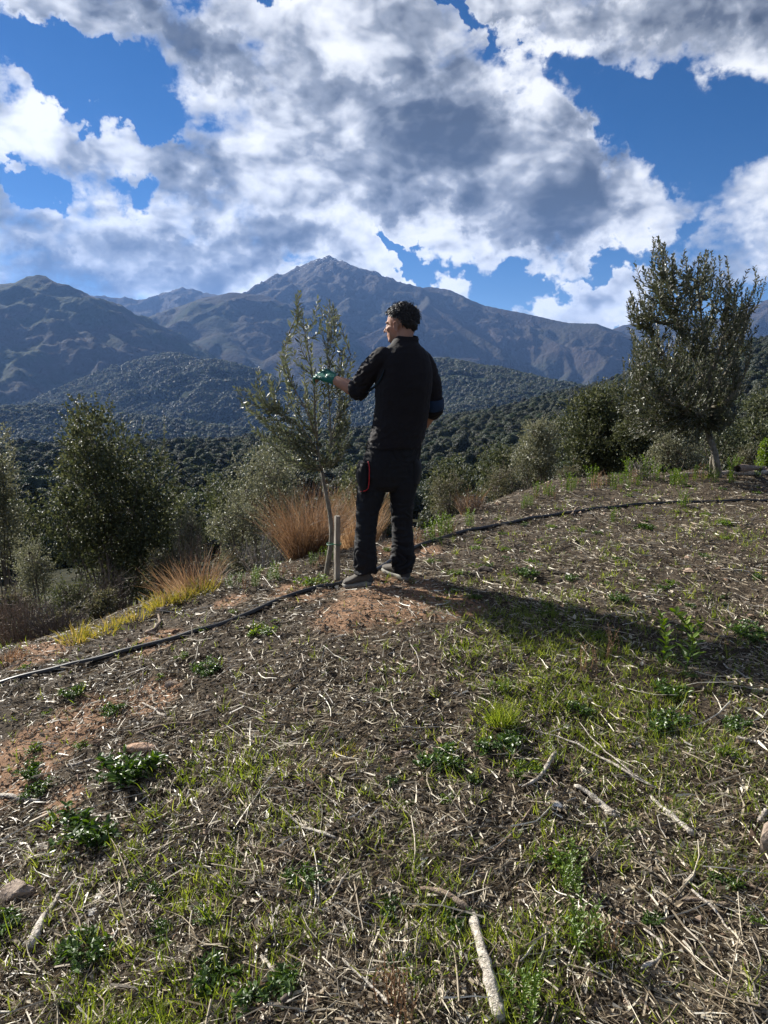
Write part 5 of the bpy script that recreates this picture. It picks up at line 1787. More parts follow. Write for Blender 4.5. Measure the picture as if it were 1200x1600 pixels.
def rock(label, px, py, s, mat, seed, cat='stone', name='stone', flat=.6, rz=0):
    rng = np.random.default_rng(seed)
    mb = MB(); mb.ellipsoid((0, 0, 0), (1, 1, 1), seg=22, rings=14)
    V = mb.V[0]
    nz = fbm(V[:, 0] * 1.1 + seed, V[:, 1] * 1.1, V[:, 2] * 1.1, octv=4)
    V = V * (1 + .38 * nz)[:, None]
    for _ in range(7):
        d = unit(rng.normal(size=3)); h = rng.uniform(.55, .8)
        e = V @ d - h
        V = V - np.where(e > 0, e * .85, 0)[:, None] * d
    c, s_ = math.cos(rz), math.sin(rz)
    V = V * np.array(s) * np.array([1, 1, flat])
    V = V @ np.array([[c, s_, 0], [-s_, c, 0], [0, 0, 1]])
    mb.V[0] = V
    q = hit(px, py)
    o = mb.build(name, mat, None, origin=(0, 0, 0), loc=q + np.array([0, 0, s[2] * flat * .35]), smooth=False)
    tag(o, label, cat)
    return o


def build_small():
    # the black watering hose
    hp = [(-60, 1090), (0, 1070), (110, 1043), (230, 1013), (330, 985), (420, 950), (480, 925), (530, 914), (585, 893), (640, 860), (700, 840), (760, 826), (830, 812), (900, 801), (980, 792), (1060, 786), (1130, 784), (1200, 784), (1270, 785)]
    pts = [hit(px, py, False) for px, py in hp]
    c = curve(pts, 150)
    rng = np.random.default_rng(2)
    c[:, 2] = H(c[:, 0], c[:, 1]) + .013
    for _ in range(3):
        c[1:-1, 2] = np.maximum((c[:-2, 2] + c[1:-1, 2] + c[2:, 2]) / 3, H(c[1:-1, 0], c[1:-1, 1]) + .008)
    org = c[60].copy()
    mb = MB(); mb.tube(c - org, .0155, 12)
    m_, g, out = base_mat('black_hose')
    p = g.node('ShaderNodeBsdfPrincipled')
    p.inputs['Base Color'].default_value = (0.012, 0.012, 0.013, 1)
    p.inputs['Roughness'].default_value = 0.42
    g.link(p.outputs[0], out.inputs[0])
    o = mb.build('irrigation_hose', m_, None, origin=(0, 0, 0), loc=org, smooth=True)
    tag(o, 'black irrigation hose running across the knoll past the feet of the man', 'hose')
    # stake
    b = hit(526, 906)
    tp = P(527, 806, b[1])
    mb = MB()
    n = 10
    c = np.linspace(b - np.array([0, 0, .08]), tp, n)
    rings = []
    for i, q in enumerate(c):
        w = .0165 * (1 + .04 * rng.normal())
        sq = np.array([(-1, -.9), (-.9, -1), (.9, -1), (1, -.9), (1, .9), (.9, 1), (-.9, 1), (-1, .9)]) * w
        a = .5
        rings.append(np.stack([q[0] + sq[:, 0] * math.cos(a) - sq[:, 1] * math.sin(a), q[1] + sq[:, 0] * math.sin(a) + sq[:, 1] * math.cos(a), np.full(8, q[2]) + .002 * rng.normal(size=8)], -1))
    mb.loft(rings)
    st = root_thing('stake', b, 'short square grey wooden stake beside the young olive stem', 'stake')
    mb.build('post', rough_mat('stake_wood', [(.2, (.16, .14, .11)), (.8, (.36, .32, .26))], scale=50, stretch=(1, 1, .15), bump=.8), st, smooth=False)
    tie = MB()
    z = P(527, 850, b[1]); tk = P(517, 850, b[1])
    th = np.linspace(0, 2 * PI, 25)
    cx = (z + tk) / 2
    tie.tube(np.stack([cx[0] + (abs(z[0] - tk[0]) / 2 + .026) * np.cos(th), cx[1] + .03 * np.sin(th), cx[2] + .004 * np.sin(3 * th)], -1), .003, 6, cap=False)
    tm, g, out = base_mat('green_tie')
    p = g.node('ShaderNodeBsdfPrincipled'); p.inputs['Base Color'].default_value = (.02, .16, .08, 1); p.inputs['Roughness'].default_value = .5
    g.link(p.outputs[0], out.inputs[0])
    tie.build('tie', tm, st, smooth=True)['label'] = 'green plastic tie round stake and stem'
    # stones
    OR = rough_mat('orange_stone', [(.2, (.26, .15, .09)), (.8, (.55, .38, .27))], scale=30, bump=.8)
    GR = rough_mat('grey_stone', [(.2, (.14, .10, .075)), (.8, (.34, .27, .21))], scale=30, bump=.8)
    WH = rough_mat('white_stone', [(.2, (.45, .42, .37)), (.8, (.78, .75, .69))], scale=30, bump=.6)
    DK = rough_mat('dark_stump', [(.2, (.035, .025, .02)), (.8, (.12, .09, .07))], scale=30, bump=1.0)
    rock('flat orange stone above the largest dark weed', 220, 1172, (.062, .035, .045), OR, 3, rz=.1)
    rock('brown stone cut by the left edge above the grey log', 22, 1398, (.06, .04, .05), GR, 4)
    rock('large brown stone cut by the right edge', 1215, 1335, (.07, .07, .09), GR, 5, flat=.8)
    rock('white pebble right of the grey log', 156, 1402, (.017, .02, .014), WH, 6)
    rock('white pebble lower right of the grey log', 145, 1428, (.017, .018, .014), WH, 7)
    rock('pale stone beside the small clump in the middle left of the dark weed', 630, 1180, (.035, .02, .022), GR, 8, rz=.5)
    rock('orange pebble at the bottom beside the bark sliver', 440, 1503, (.014, .012, .018), OR, 9)
    rock('brownish stone under the grey stick on the upper left', 238, 1124, (.03, .018, .02), GR, 10)
    rock('pinkish stone at the shadow edge beside the left tall stem', 1003, 1038, (.025, .018, .024), OR, 11)
    rock('small round stone above the hose below the yellow grass', 252, 955, (.045, .03, .035), GR, 12)
    rock('brown clod of soil below the green weed at left', 268, 1070, (.035, .03, .03), GR, 13)
    rock('dark brown stump on the slope right of the man', 758, 893, (.062, .035, .04), DK, 14, cat='stump', name='stump', flat=.8)
    rock('flat brown bark slab beside the right shoe of the man', 622, 918, (.075, .03, .03), BROWNWOOD, 15, cat='bark', name='bark_piece', flat=.4, rz=-.1)
    rock('dark clod on the hose side below the yellow strip', 238, 990, (.04, .03, .03), DK, 16, cat='clod', name='clod')
    rock('white pebble near the rosette of the right foreground', 868, 1258, (.03, .014, .014), WH, 17, rz=-.4)
    # sticks, branches and bark
    S = stick
    S('log', 'tapering grey weathered log lying at bottom left', [(48, 1488), (62, 1452), (82, 1420), (100, 1392)], .016, .006, DEADWOOD, k=10)
    S('branch', 'thick split pale branch at the bottom edge right of the middle', [(782, 1605), (768, 1550), (752, 1490), (738, 1432)], .019, .011, PALEWOOD, k=10, lift=.006)
    S('branch', 'curved brown branch running into the thick pale branch', [(655, 1393), (690, 1402), (716, 1416), (738, 1434)], .007, .011, BROWNWOOD, lift=.008)
    S('bark_piece', 'white bark piece pointing down right, left of the two', [(897, 1232), (920, 1245), (940, 1262), (963, 1282)], .009, .016, PALEWOOD, flat=.6, lift=.008, cat='bark')
    S('bark_piece', 'white bark piece near the right, right of the two', [(1016, 1248), (1035, 1268), (1060, 1290), (1084, 1312)], .007, .014, PALEWOOD, flat=.6, lift=.008, cat='bark')
    S('stick', 'forked grey stick above the left white bark piece', [(815, 1236), (835, 1226), (852, 1208), (870, 1182)], .004, .009, DEADWOOD, lift=.01)
    S('stick', 'long thin pale stalk crossing the grass towards the right white bark', [(832, 1146), (890, 1165), (940, 1192), (985, 1218), (1026, 1240)], .003, .006, DEADWOOD, lift=.015)
    S('stick', 'long thin stalk beside the white bark from the upper left', [(905, 1140), (940, 1180), (975, 1210), (1000, 1228)], .002, .003, DEADWOOD, lift=.03)
    S('stick', 'long thin brown stalk running up right in the middle', [(700, 1375), (745, 1350), (790, 1318), (835, 1262)], .003, .004, BROWNWOOD, lift=.012)
    S('stick', 'pale broken stick in the middle left of the lower half', [(452, 1298), (475, 1300), (500, 1306), (527, 1316)], .004, .007, PALEWOOD, lift=.008)
    S('stick', 'thin grey stick meeting the pale broken stick', [(442, 1268), (458, 1285), (480, 1297)], .003, .006, DEADWOOD, lift=.008)
    S('stick', 'dark curved stick lying right of the orange stone', [(212, 1152), (235, 1143), (265, 1135), (305, 1133)], .007, .004, BROWNWOOD, lift=.008)
    S('stick', 'short pale stick above the curved one', [(222, 1102), (240, 1110), (260, 1122)], .004, .006, DEADWOOD, lift=.008)
    S('stick', 'brown straight stick right of the curved one', [(280, 1152), (320, 1151), (355, 1153)], .004, .004, BROWNWOOD, lift=.004)
    S('stick', 'grey stick at the left edge among the dark weeds', [(-5, 1246), (25, 1250), (62, 1254)], .009, .008, DEADWOOD, lift=.004)
    S('stick', 'grey stick between the weeds left of the orange stone', [(105, 1198), (125, 1195), (148, 1188)], .006, .005, DEADWOOD, lift=.004)
    S('stick', 'bark sliver pointing down at the bottom left of the middle', [(408, 1497), (418, 1510), (428, 1526)], .006, .007, PALEWOOD, flat=.4, lift=.008, cat='bark')
    S('stick', 'pale twig at the bottom middle running down right', [(535, 1505), (560, 1530), (590, 1558), (608, 1578)], .003, .004, PALEWOOD, lift=.012)
    S('stick', 'small upright twig in the lower middle', [(658, 1330), (660, 1355), (660, 1382)], .005, .004, DEADWOOD, lift=.006)
    S('stick', 'split brown stick at the right of the lower half', [(1052, 1410), (1095, 1412), (1140, 1418)], .008, .007, BROWNWOOD, lift=.006, flat=.6)
    S('stick', 'pale thin curved stick crossing the split brown one', [(1080, 1398), (1100, 1415), (1122, 1438), (1138, 1462)], .004, .003, DEADWOOD, lift=.014)
    S('stick', 'curved dead root at the lower right', [(1005, 1458), (1030, 1478), (1032, 1502), (1000, 1522)], .003, .006, DEADWOOD, lift=.01)
    S('stick', 'thin stick running off the right edge', [(1145, 1372), (1170, 1388), (1210, 1404)], .004, .004, BROWNWOOD, lift=.008)
    S('stick', 'small pale wood chip right of the rosette', [(1068, 1388), (1078, 1378), (1084, 1368)], .006, .007, DEADWOOD, lift=.005)
    S('stick', 'pale upright splinter at the bottom right of the middle', [(868, 1450), (869, 1470), (867, 1498)], .004, .004, PALEWOOD, lift=.006)
    S('stick', 'short pale splinter beside the spindly herb', [(875, 1485), (890, 1493), (903, 1500)], .006, .004, PALEWOOD, flat=.5, lift=.006)
    S('stick', 'grey stick at the right edge above the stone', [(1185, 1290), (1192, 1280), (1198, 1272)], .009, .008, DEADWOOD, lift=.01)
    S('stick', 'grey stub in the grass at the right edge', [(1150, 1156), (1168, 1160), (1184, 1164)], .007, .006, DEADWOOD, lift=.005)
    S('stick', 'dark burnt stick at the bottom below the dark weeds', [(440, 1575), (452, 1560), (458, 1540)], .008, .006, TWIG, lift=.01)
    S('stick', 'thin stalk rising left of the pale broken stick', [(380, 1325), (430, 1335), (500, 1360)], .003, .003, BROWNWOOD, lift=.01)
    S('stick', 'pale twig fork in the lower middle', [(520, 1412), (530, 1390), (546, 1366)], .004, .003, DEADWOOD, lift=.012)
    S('stick', 'white twig across the long shadow near the right edge', [(1130, 1040), (1155, 1054), (1175, 1067)], .004, .004, PALEWOOD, lift=.008)
    S('stick', 'pale stick lying on the far right slope', [(1125, 892), (1150, 893), (1172, 896)], .004, .004, DEADWOOD, lift=.008)
    S('stick', 'short pale stick at the far right beyond the first', [(1172, 890), (1185, 893), (1196, 895)], .006, .006, PALEWOOD, lift=.008)
    S('root', 'curved dark root sticking out left above the hose', [(225, 995), (240, 988), (250, 975), (247, 963)], .012, .007, BROWNWOOD, lift=.01)
    S('stick', 'dark curved stick touching the hose right of the man', [(893, 806), (898, 800), (905, 795)], .012, .010, BROWNWOOD, lift=.01)
    S('log', 'long pale log lying on the crest under the tall olive', [(1040, 748), (1080, 743), (1130, 744), (1200, 741), (1260, 738)], .022, .03, DEADWOOD, lift=.01)
    S('log', 'pale brown log at the right edge behind the tall olive', [(1165, 738), (1185, 735), (1230, 732)], .03, .03, BROWNWOOD, lift=.04)
    # leaning stick at left and thin stalks standing up
    b = hit(118, 995)
    for (x0, y0, x1, y1, r_, lab, mt) in [(112, 985, 162, 932, .010, 'bare pale stick leaning right below the holm oak', DEADWOOD), (214, 1090, 224, 1045, .003, 'thin pale stalk standing below the hose at left', DEADWOOD), (145, 1045, 160, 1085, .003, 'thin stalk propped on the hose', DEADWOOD),
                                          (880, 735, 950, 742, .010, 'pale dead stick on the crest left of the tall olive', DEADWOOD)]:
        q0 = hit(x0, y0) if y0 > y1 else hit(x0, y0); q1 = P(x1, y1, q0[1] + .1)
        mb = MB(); mb.tube(curve([q0 * 0, (q1 - q0) * .5 + np.array([.01, 0, .01]), q1 - q0], 8), np.linspace(r_, r_ * .6, 8), 6, wob=.08)
        o = mb.build('stick', mt, None, origin=(0, 0, 0), loc=q0, smooth=True)
        tag(o, lab, 'stick')


build_litter()
build_grass()
build_weeds()
more_weeds()
build_small()

# ------------------------------------------------------------------ the man
def remeshed(mb, voxel, smooth=4, factor=.5):
    """one continuous skin over overlapping closed pieces; returns vertices, faces"""
    me = mb.mesh('skin')
    o = bpy.data.objects.new('skin', me)
    COL.objects.link(o)
    md = o.modifiers.new('r', 'REMESH'); md.mode = 'VOXEL'; md.voxel_size = voxel; md.adaptivity = 0
    if smooth:
        ms = o.modifiers.new('s', 'SMOOTH'); ms.factor = factor; ms.iterations = smooth
    dg = bpy.context.evaluated_depsgraph_get()
    ev = o.evaluated_get(dg)
    m2 = bpy.data.meshes.new_from_object(ev, depsgraph=dg)
    V = np.empty(len(m2.vertices) * 3); m2.vertices.foreach_get('co', V); V = V.reshape(-1, 3)
    Nn = np.empty(len(m2.vertices) * 3); m2.vertices.foreach_get('normal', Nn); Nn = Nn.reshape(-1, 3)
    q = np.empty(len(m2.loops), np.int32); m2.loops.foreach_get('vertex_index', q)
    tot = np.empty(len(m2.polygons), np.int32); m2.polygons.foreach_get('loop_total', tot)
    st = np.empty(len(m2.polygons), np.int32); m2.polygons.foreach_get('loop_start', st)
    F = []
    for k in np.unique(tot):
        s = st[tot == k]
        F.append(q[s[:, None] + np.arange(k)[None]])
    bpy.data.objects.remove(o); bpy.data.meshes.remove(m2)
    return V, F, Nn


def skin_part(name, mb, voxel, mat, root, smooth=4, wrinkle=None, label=None):
    V, F, N = remeshed(mb, voxel, smooth)
    if wrinkle is not None:
        V = V + N * wrinkle(V)[:, None]
    V = V - np.array(root.location)
    me = new_mesh(name, V, F, True, np.full(len(V), .5))
    o = link_obj(name, me, mat, root)
    if label:
        o['label'] = label
    return o


def cloth_mat(name, col, rough=.75, sheen=.15, weave=420):
    m_, g, out = base_mat(name)
    tc = g.node('ShaderNodeTexCoord')
    n = g.noise(tc.outputs['Object'], 7, 4, .6)
    c = g.mix(n.outputs[0], tuple(q * .75 for q in col), tuple(q * 1.35 for q in col))
    p = g.node('ShaderNodeBsdfPrincipled')
    g.link(c, p.inputs['Base Color'])
    p.inputs['Roughness'].default_value = rough
    p.inputs['Sheen Weight'].default_value = sheen
    p.inputs['Specular IOR Level'].default_value = .3
    b = g.node('ShaderNodeBump'); b.inputs['Strength'].default_value = .35; b.inputs['Distance'].default_value = .002
    n2 = g.noise(tc.outputs['Object'], weave, 2, .5)
    n3 = g.noise(tc.outputs['Object'], 35, 3, .5)
    g.link(g.m('ADD', n2.outputs[0], g.m('MULTIPLY', n3.outputs[0], 2.0)), b.inputs['Height'])
    g.link(b.outputs[0], p.inputs['Normal'])
    g.link(p.outputs[0], out.inputs[0])
    return m_


def capsule_chain(mb, pts, rad, k=14, n=None):
    """tapering limb with rounded ends"""
    pts = np.asarray(pts, float)
    n = n or max(8, 5 * (len(pts) - 1) + 1)
    c = curve(pts, n)
    r = np.interp(np.linspace(0, 1, n), np.linspace(0, 1, len(rad)), rad)
    mb.tube(c, r, k)
    mb.ellipsoid(c[0], (r[0],) * 3, seg=k, rings=8)
    mb.ellipsoid(c[-1], (r[-1],) * 3, seg=k, rings=8)


def hand(mb, wrist, dirv, back, thumb_side, curl=1.0, s=1.0, fat=1.0):
    """palm, four bent fingers and a thumb; dirv from wrist to knuckles, back = normal of the back of the hand"""
    d = unit(dirv); b = unit(back - d * np.dot(back, d)); t = unit(np.cross(d, b)) * thumb_side
    # palm
    for u in np.linspace(-.032, .034, 5):
        capsule_chain(mb, [wrist + t * u * .55 * s, wrist + d * .045 * s + t * u * .9 * s, wrist + d * .088 * s + t * u * s], [.015 * s * fat, .016 * s * fat, .0125 * s * fat], 8)
    lens = [(.043, .027, .021), (.048, .031, .023), (.044, .028, .022), (.034, .021, .019)]
    for i, (a, b_, c) in enumerate(lens):
        u = (.034 - i * .0225)
        k = wrist + d * (.090 - abs(i - 1) * .004) * s + t * u * s
        ang = np.cumsum([.45, .75, .55]) * curl
        spread = unit(d + t * (.14 - .09 * i))
        p1 = k + (spread * math.cos(ang[0]) - b * math.sin(ang[0])) * a * s
        p2 = p1 + (spread * math.cos(ang[1]) - b * math.sin(ang[1])) * b_ * s
        p3 = p2 + (spread * math.cos(ang[2]) - b * math.sin(ang[2])) * c * s
        for q0, q1, r0, r1 in ((k - d * .02 * s, p1, .0100, .0094), (p1, p2, .0093, .0086), (p2, p3, .0086, .0074)):
            capsule_chain(mb, [q0, q1], [r0 * s * fat, r1 * s * fat], 8, 4)
    k = wrist + d * .022 * s + t * .028 * s
    p1 = k + unit(d * .6 + t * .75 - b * .35) * .042 * s
    p2 = p1 + unit(d * .85 + t * .25 - b * .55) * .032 * s
    p3 = p2 + unit(d * .8 - t * .05 - b * .7) * .026 * s
    for q0, q1, r0, r1 in ((k, p1, .0150, .0118), (p1, p2, .0116, .0104), (p2, p3, .0102, .0085)):
        capsule_chain(mb, [q0, q1], [r0 * s * fat, r1 * s * fat], 8, 4)


def build_man():
    fl = hit(565, 914); fr = hit(626, 908)
    Yc = (fl[1] + fr[1]) / 2 + .03
    PSI = R(24)
    RV = np.array([math.cos(PSI), math.sin(PSI), 0]); FV = np.array([-math.sin(PSI), math.cos(PSI), 0])
    base = np.array([(fl[0] + fr[0]) / 2, Yc, min(fl[2], fr[2])])
    Q = lambda px, py, dy=0.0: P(px, py, Yc + dy)
    root_me = None

    def ring(xl, xr, py, b, dy=0.0, k=28, ex=2.3, psi=PSI, tilt=0.0):
        c = Q((xl + xr) / 2, py, dy)
        w = np.linalg.norm(Q(xr, py, dy) - Q(xl, py, dy)) / 2
        rv = np.array([math.cos(psi), math.sin(psi), 0]); fv = np.array([-math.sin(psi), math.cos(psi), 0])
        a = math.sqrt(max(w * w - (b * math.sin(psi)) ** 2, (w * .5) ** 2)) / math.cos(psi)
        th = np.arange(k) * 2 * PI / k
        ct = np.sign(np.cos(th)) * np.abs(np.cos(th)) ** (2 / ex); st = np.sign(np.sin(th)) * np.abs(np.sin(th)) ** (2 / ex)
        return c + a * ct[:, None] * rv + b * st[:, None] * fv + np.array([0, 0, tilt])[None] * st[:, None]

    SKIN = None
    m_, g, out = base_mat('skin')
    tc = g.node('ShaderNodeTexCoord')
    n = g.noise(tc.outputs['Object'], 22, 5, .6)
    p = g.node('ShaderNodeBsdfPrincipled')
    g.link(g.mix(n.outputs[0], (.30, .145, .095), (.44, .25, .17)), p.inputs['Base Color'])
    p.inputs['Roughness'].default_value = .62
    p.inputs['Specular IOR Level'].default_value = .3
    p.inputs['Subsurface Weight'].default_value = .12
    p.inputs['Subsurface Radius'].default_value = (.01, .004, .002)
    b = g.node('ShaderNodeBump'); b.inputs['Strength'].default_value = .3; b.inputs['Distance'].default_value = .001
    n2 = g.noise(tc.outputs['Object'], 160, 4, .6); g.link(n2.outputs[0], b.inputs['Height']); g.link(b.outputs[0], p.inputs['Normal'])
    g.link(p.outputs[0], out.inputs[0])
    SKIN = m_
    SHIRT = cloth_mat('shirt_cloth', (.0065, .0048, .0062), .85, .02)
    LINING = cloth_mat('blue_lining', (.006, .02, .05), .8, .05)
    TEAL = cloth_mat('teal_panel', (.006, .018, .028), .8, .03)
    PANTS = cloth_mat('trouser_cloth', (.0048, .0048, .0066), .8, .02)
    RED = cloth_mat('red_piping', (.45, .012, .015), .6, .1)
    SHOE = cloth_mat('shoe_suede', (.07, .06, .048), .85, .1)
    SOLE = cloth_mat('shoe_sole', (.20, .19, .16), .7, .0)
    SOLE2 = cloth_mat('shoe_heel', (.05, .05, .048), .7, .0)
    GLOVE = cloth_mat('green_glove', (.004, .11, .08), .45, .05, 200)
    HAIR, g, out = base_mat('hair')
    p = g.node('ShaderNodeBsdfPrincipled')
    at = g.node('ShaderNodeAttribute'); at.attribute_name = 'tint'
    g.link(g.ramp(at.outputs['Fac'], [(0, (.006, .005, .005)), (.75, (.022, .018, .016)), (1, (.16, .15, .14))]), p.inputs['Base Color'])
    p.inputs['Roughness'].default_value = .6
    g.link(p.outputs[0], out.inputs[0])

    # ---- joints
    shL = Q(594, 557, -.06); elL = Q(561, 610, .04); wrL = Q(519, 592, .14)
    shR = Q(664, 562, .07); elR = Q(679, 638, .10); wrR = Q(657, 672, .24)
    neck0 = Q(633, 552, 0); neck1 = Q(631, 529, .0)
    HC = Q(626, 508, .02)                           # middle of the head
    face = unit(np.array([-.90, .40, -.06])); left = unit(np.cross(np.array([0, 0, 1.0]), face)); hup = unit(np.cross(face, left))
    rot = np.stack([face, left, hup], 1)
    L2W = lambda f, l, u: HC + face * f + left * l + hup * u

    # ---- body: head, neck, trunk, arms, legs in one skin
    mb = MB()
    mb.ellipsoid(L2W(-.012, 0, .028), (.096, .076, .088), rot, 20, 14)
    mb.ellipsoid(L2W(.030, 0, -.032), (.060, .060, .082), rot, 18, 12)
    mb.ellipsoid(L2W(.052, 0, -.082), (.036, .040, .028), rot, 14, 10)     # chin
    mb.ellipsoid(L2W(.010, 0, -.062), (.055, .056, .040), rot, 14, 10)     # jaw
    mb.ellipsoid(L2W(.076, 0, .020), (.018, .048, .010), rot, 14, 8)      # brow
    capsule_chain(mb, [L2W(.084, 0, .008), L2W(.098, 0, -.012), L2W(.110, 0, -.028)], [.007, .0085, .0095], 10)   # nose
    for sgn in (-1, 1):
        mb.ellipsoid(L2W(.097, sgn * .010, -.032), (.009, .006, .006), rot, 10, 6)
        mb.ellipsoid(L2W(.062, sgn * .040, -.022), (.022, .020, .018), rot, 10, 8)   # cheek
        mb.ellipsoid(L2W(.076, sgn * .030, -.001), (.011, .014, .009), rot, 10, 8)   # eyeball and lids
        # ear: helix ring and lobe
        ec = np.array([-.004, sgn * .077, -.014])
        th = np.linspace(.2, 5.4, 12)
        mb.tube(np.array([L2W(ec[0] - .015 * math.cos(t + .3), ec[1] + sgn * .008 * (1 - .3 * math.cos(t)), ec[2] + .029 * math.sin(t)) for t in th]), .0052, 7)
        mb.ellipsoid(L2W(ec[0] + .002, sgn * .076, -.014), (.014, .006, .024), rot, 10, 8)
    mb.ellipsoid(L2W(.086, 0, -.056), (.010, .022, .0055), rot, 12, 6)
    mb.ellipsoid(L2W(.083, 0, -.068), (.011, .019, .006), rot, 12, 6)
    capsule_chain(mb, [L2W(-.03, 0, -.03), neck1, neck0, neck0 - np.array([0, 0, .05])], [.058, .056, .062, .075], 16)
    mb.loft([ring(598, 660, 552, .07), ring(592, 668, 575, .10), ring(592, 664, 620, .11), ring(590, 652, 680, .10), ring(578, 646, 725, .11), ring(580, 642, 752, .09)])
    capsule_chain(mb, [shL, elL], [.050, .040], 12)
    capsule_chain(mb, [elL, elL * .7 + wrL * .3 + np.array([0, 0, -.004]), elL * .3 + wrL * .7, wrL], [.046, .047, .037, .028], 14)
    capsule_chain(mb, [shR, elR], [.050, .040], 12)
    capsule_chain(mb, [elR, elR * .6 + wrR * .4, wrR], [.041, .038, .027], 14)
    hand(mb, wrL, unit(wrL - elL) + np.array([0, .25, .05]), np.array([.25, -.75, .5]), 1, .95, 1.06, .85)
    hand(mb, wrR, unit(np.array([-.8, .3, -.2])), np.array([.2, .9, .2]), -1, .5, 1.0)
    # legs (inside the trousers)
    hipL = Q(588, 745, -.05); hipR = Q(628, 745, .05)
    knL = Q(573, 820, -.02); knR = Q(627, 818, .05)
    anL = Q(570, 893, -.02 + fl[1] - Yc + .02); anR = Q(629, 890, fr[1] - Yc)
    capsule_chain(mb, [hipL, knL, anL], [.075, .050, .036], 12)
    capsule_chain(mb, [hipR, knR, anR], [.075, .050, .036], 12)
    V, F, N = remeshed(mb, .0046, 3)
    me = new_mesh('person', V - base, F, True, np.full(len(V), .5))
    person = link_obj('person', me, SKIN, None, base)
    tag(person, 'dark haired man in black work clothes, seen from behind, holding the young olive', 'person')

    def surf(V, px, py, off=.004):
        """point of a garment's near side at a photograph pixel"""
        d = pix_dir(px, py); r = V - np.array([0, 0, CAMZ]); t = r @ d
        m_ = np.linalg.norm(r - t[:, None] * d, axis=1)
        k = np.argsort(m_ + .0 * t)[:60]; k = k[m_[k] < .02] if (m_[k] < .02).any() else k[:3]
        return np.array([0, 0, CAMZ]) + d * (t[k].min() - off)

    # ---- shirt
    mb = MB()
    tors = [ring(616, 650, 529, .062, .0), ring(611, 655, 537, .075), ring(603, 662, 544, .098), ring(596, 668, 553, .118), ring(591, 673, 566, .130), ring(589, 675, 585, .140), ring(587, 674, 605, .142),
            ring(587, 671, 630, .136), ring(584, 668, 660, .128), ring(579, 663, 682, .130), ring(574, 659, 699, .133)]
    mb.loft(tors)
    cuffL = elL + unit(elL - shL) * .005 + np.array([0, 0, 0])
    fwd = unit(wrL - elL)
    capsule_chain(mb, [Q(598, 560, -.05), (shL * .5 + elL * .5) + np.array([-.005, 0, .008]), elL + np.array([0, 0, .004])], [.072, .065, .061], 16)
    capsule_chain(mb, [elL, elL + fwd * .012], [.062, .060], 16, 5)
    capsule_chain(mb, [Q(660, 566, .06), (shR * .5 + elR * .5) + np.array([.010, 0, .005]), elR], [.074, .063, .056], 16)
    capsule_chain(mb, [elR, elR + unit(wrR - elR) * .03], [.058, .056], 16, 5)

    def wr_shirt(V):
        x, y, z = V[:, 0], V[:, 1], V[:, 2]
        w = .35 + .65 * sstep(.35, -.1, (z - Q(600, 690)[2])) 
        f = fbm(x * 7 + z * 5, y * 7, z * 14 - x * 9, octv=3, ridged=True) - .8
        f2 = fbm(x * 16 + 3, y * 16, z * 30, octv=2)
        arm = sstep(.0, .12, np.abs(x - Q(632, 600)[0]) - .16)
        return .007 * f * (w + arm * .9) + .003 * f2 * (w + arm)
    shi = skin_part('shirt', mb, .0055, SHIRT, person, 3, wr_shirt)
    SV = np.empty(len(shi.data.vertices) * 3); shi.data.vertices.foreach_get('co', SV); SV = SV.reshape(-1, 3) + base
    # collar
    mb = MB()
    cr = []
    for (xl, xr, py, b) in ((613, 653, 538, .070), (616, 654, 531, .066), (619, 653, 524.5, .063), (619.5, 652.5, 524.5, .060), (616.5, 653, 531, .061), (614, 652, 539, .062)):
        cr.append(ring(xl, xr, py, b, .0, tilt=.010))
    mb.loft(cr, cap=False)
    mb.build('collar', SHIRT, person, origin=base, smooth=True)
    # rolled cuffs with lining
    def cuff(name, c0, d, r, w, mat, lab=None):
        d = unit(d); mbc = MB()
        pts = [c0 - d * w / 2, c0 - d * w * .4, c0, c0 + d * w * .4, c0 + d * w / 2, c0 + d * w * .45, c0 - d * w * .3]
        mbc.tube(np.array(pts[:5]), [r * .98, r * 1.06, r * 1.08, r * 1.05, r * .97], 22, cap=False, wob=.015)
        o = mbc.build(name, mat, person, origin=base, smooth=True)
        if lab:
            o['label'] = lab
        # dark inside of the roll
        mi = MB(); mi.tube(np.array([c0 + d * w * .5, c0 + d * w * .40, c0 + d * w * .38]), [r * .965, r * .8, r * .2], 22, cap=False)
        mi.build('cuff_lining', mat, person, origin=base, smooth=True)
    cuff('cuff', elL + fwd * .022 + np.array([0, 0, .0]), fwd * .7 + unit(elL - shL) * .5, .060, .05, SHIRT)
    dr = unit(wrR - elR) * .35 + unit(elR - shR)
    cuff('cuff', elR - unit(elR - shR) * .028, dr, .064, .075, LINING, 'rolled right sleeve showing blue lining')
    # teal underarm panel on the left sleeve
    mb = MB()
    a = [surf(SV, *q) for q in ((600, 577), (596, 589), (589, 600), (581, 608), (572, 614))]
    c = curve(a, 14)
    wv = np.interp(np.linspace(0, 1, 14), [0, .3, .7, 1], [.002, .008, .011, .004])
    top = c + np.array([-.6, 0, .35]) * wv[:, None]; bot = c - np.array([-.6, 0, .35]) * wv[:, None]
    rings = np.stack([top, c + np.array([0, -.003, 0]), bot, c + np.array([0, .02, 0])], 1)
    mb.loft(rings)
    mb.build('sleeve_panel', TEAL, person, origin=base, smooth=True)

    # ---- trousers
    mb = MB()
    mb.loft([ring(576, 657, 690, .116), ring(572, 655, 705, .120), ring(567, 654, 725, .124), ring(564, 652, 742, .122), ring(568, 648, 757, .11), ring(575, 640, 766, .07)])
    dl = fl[1] - Yc; dr_ = fr[1] - Yc
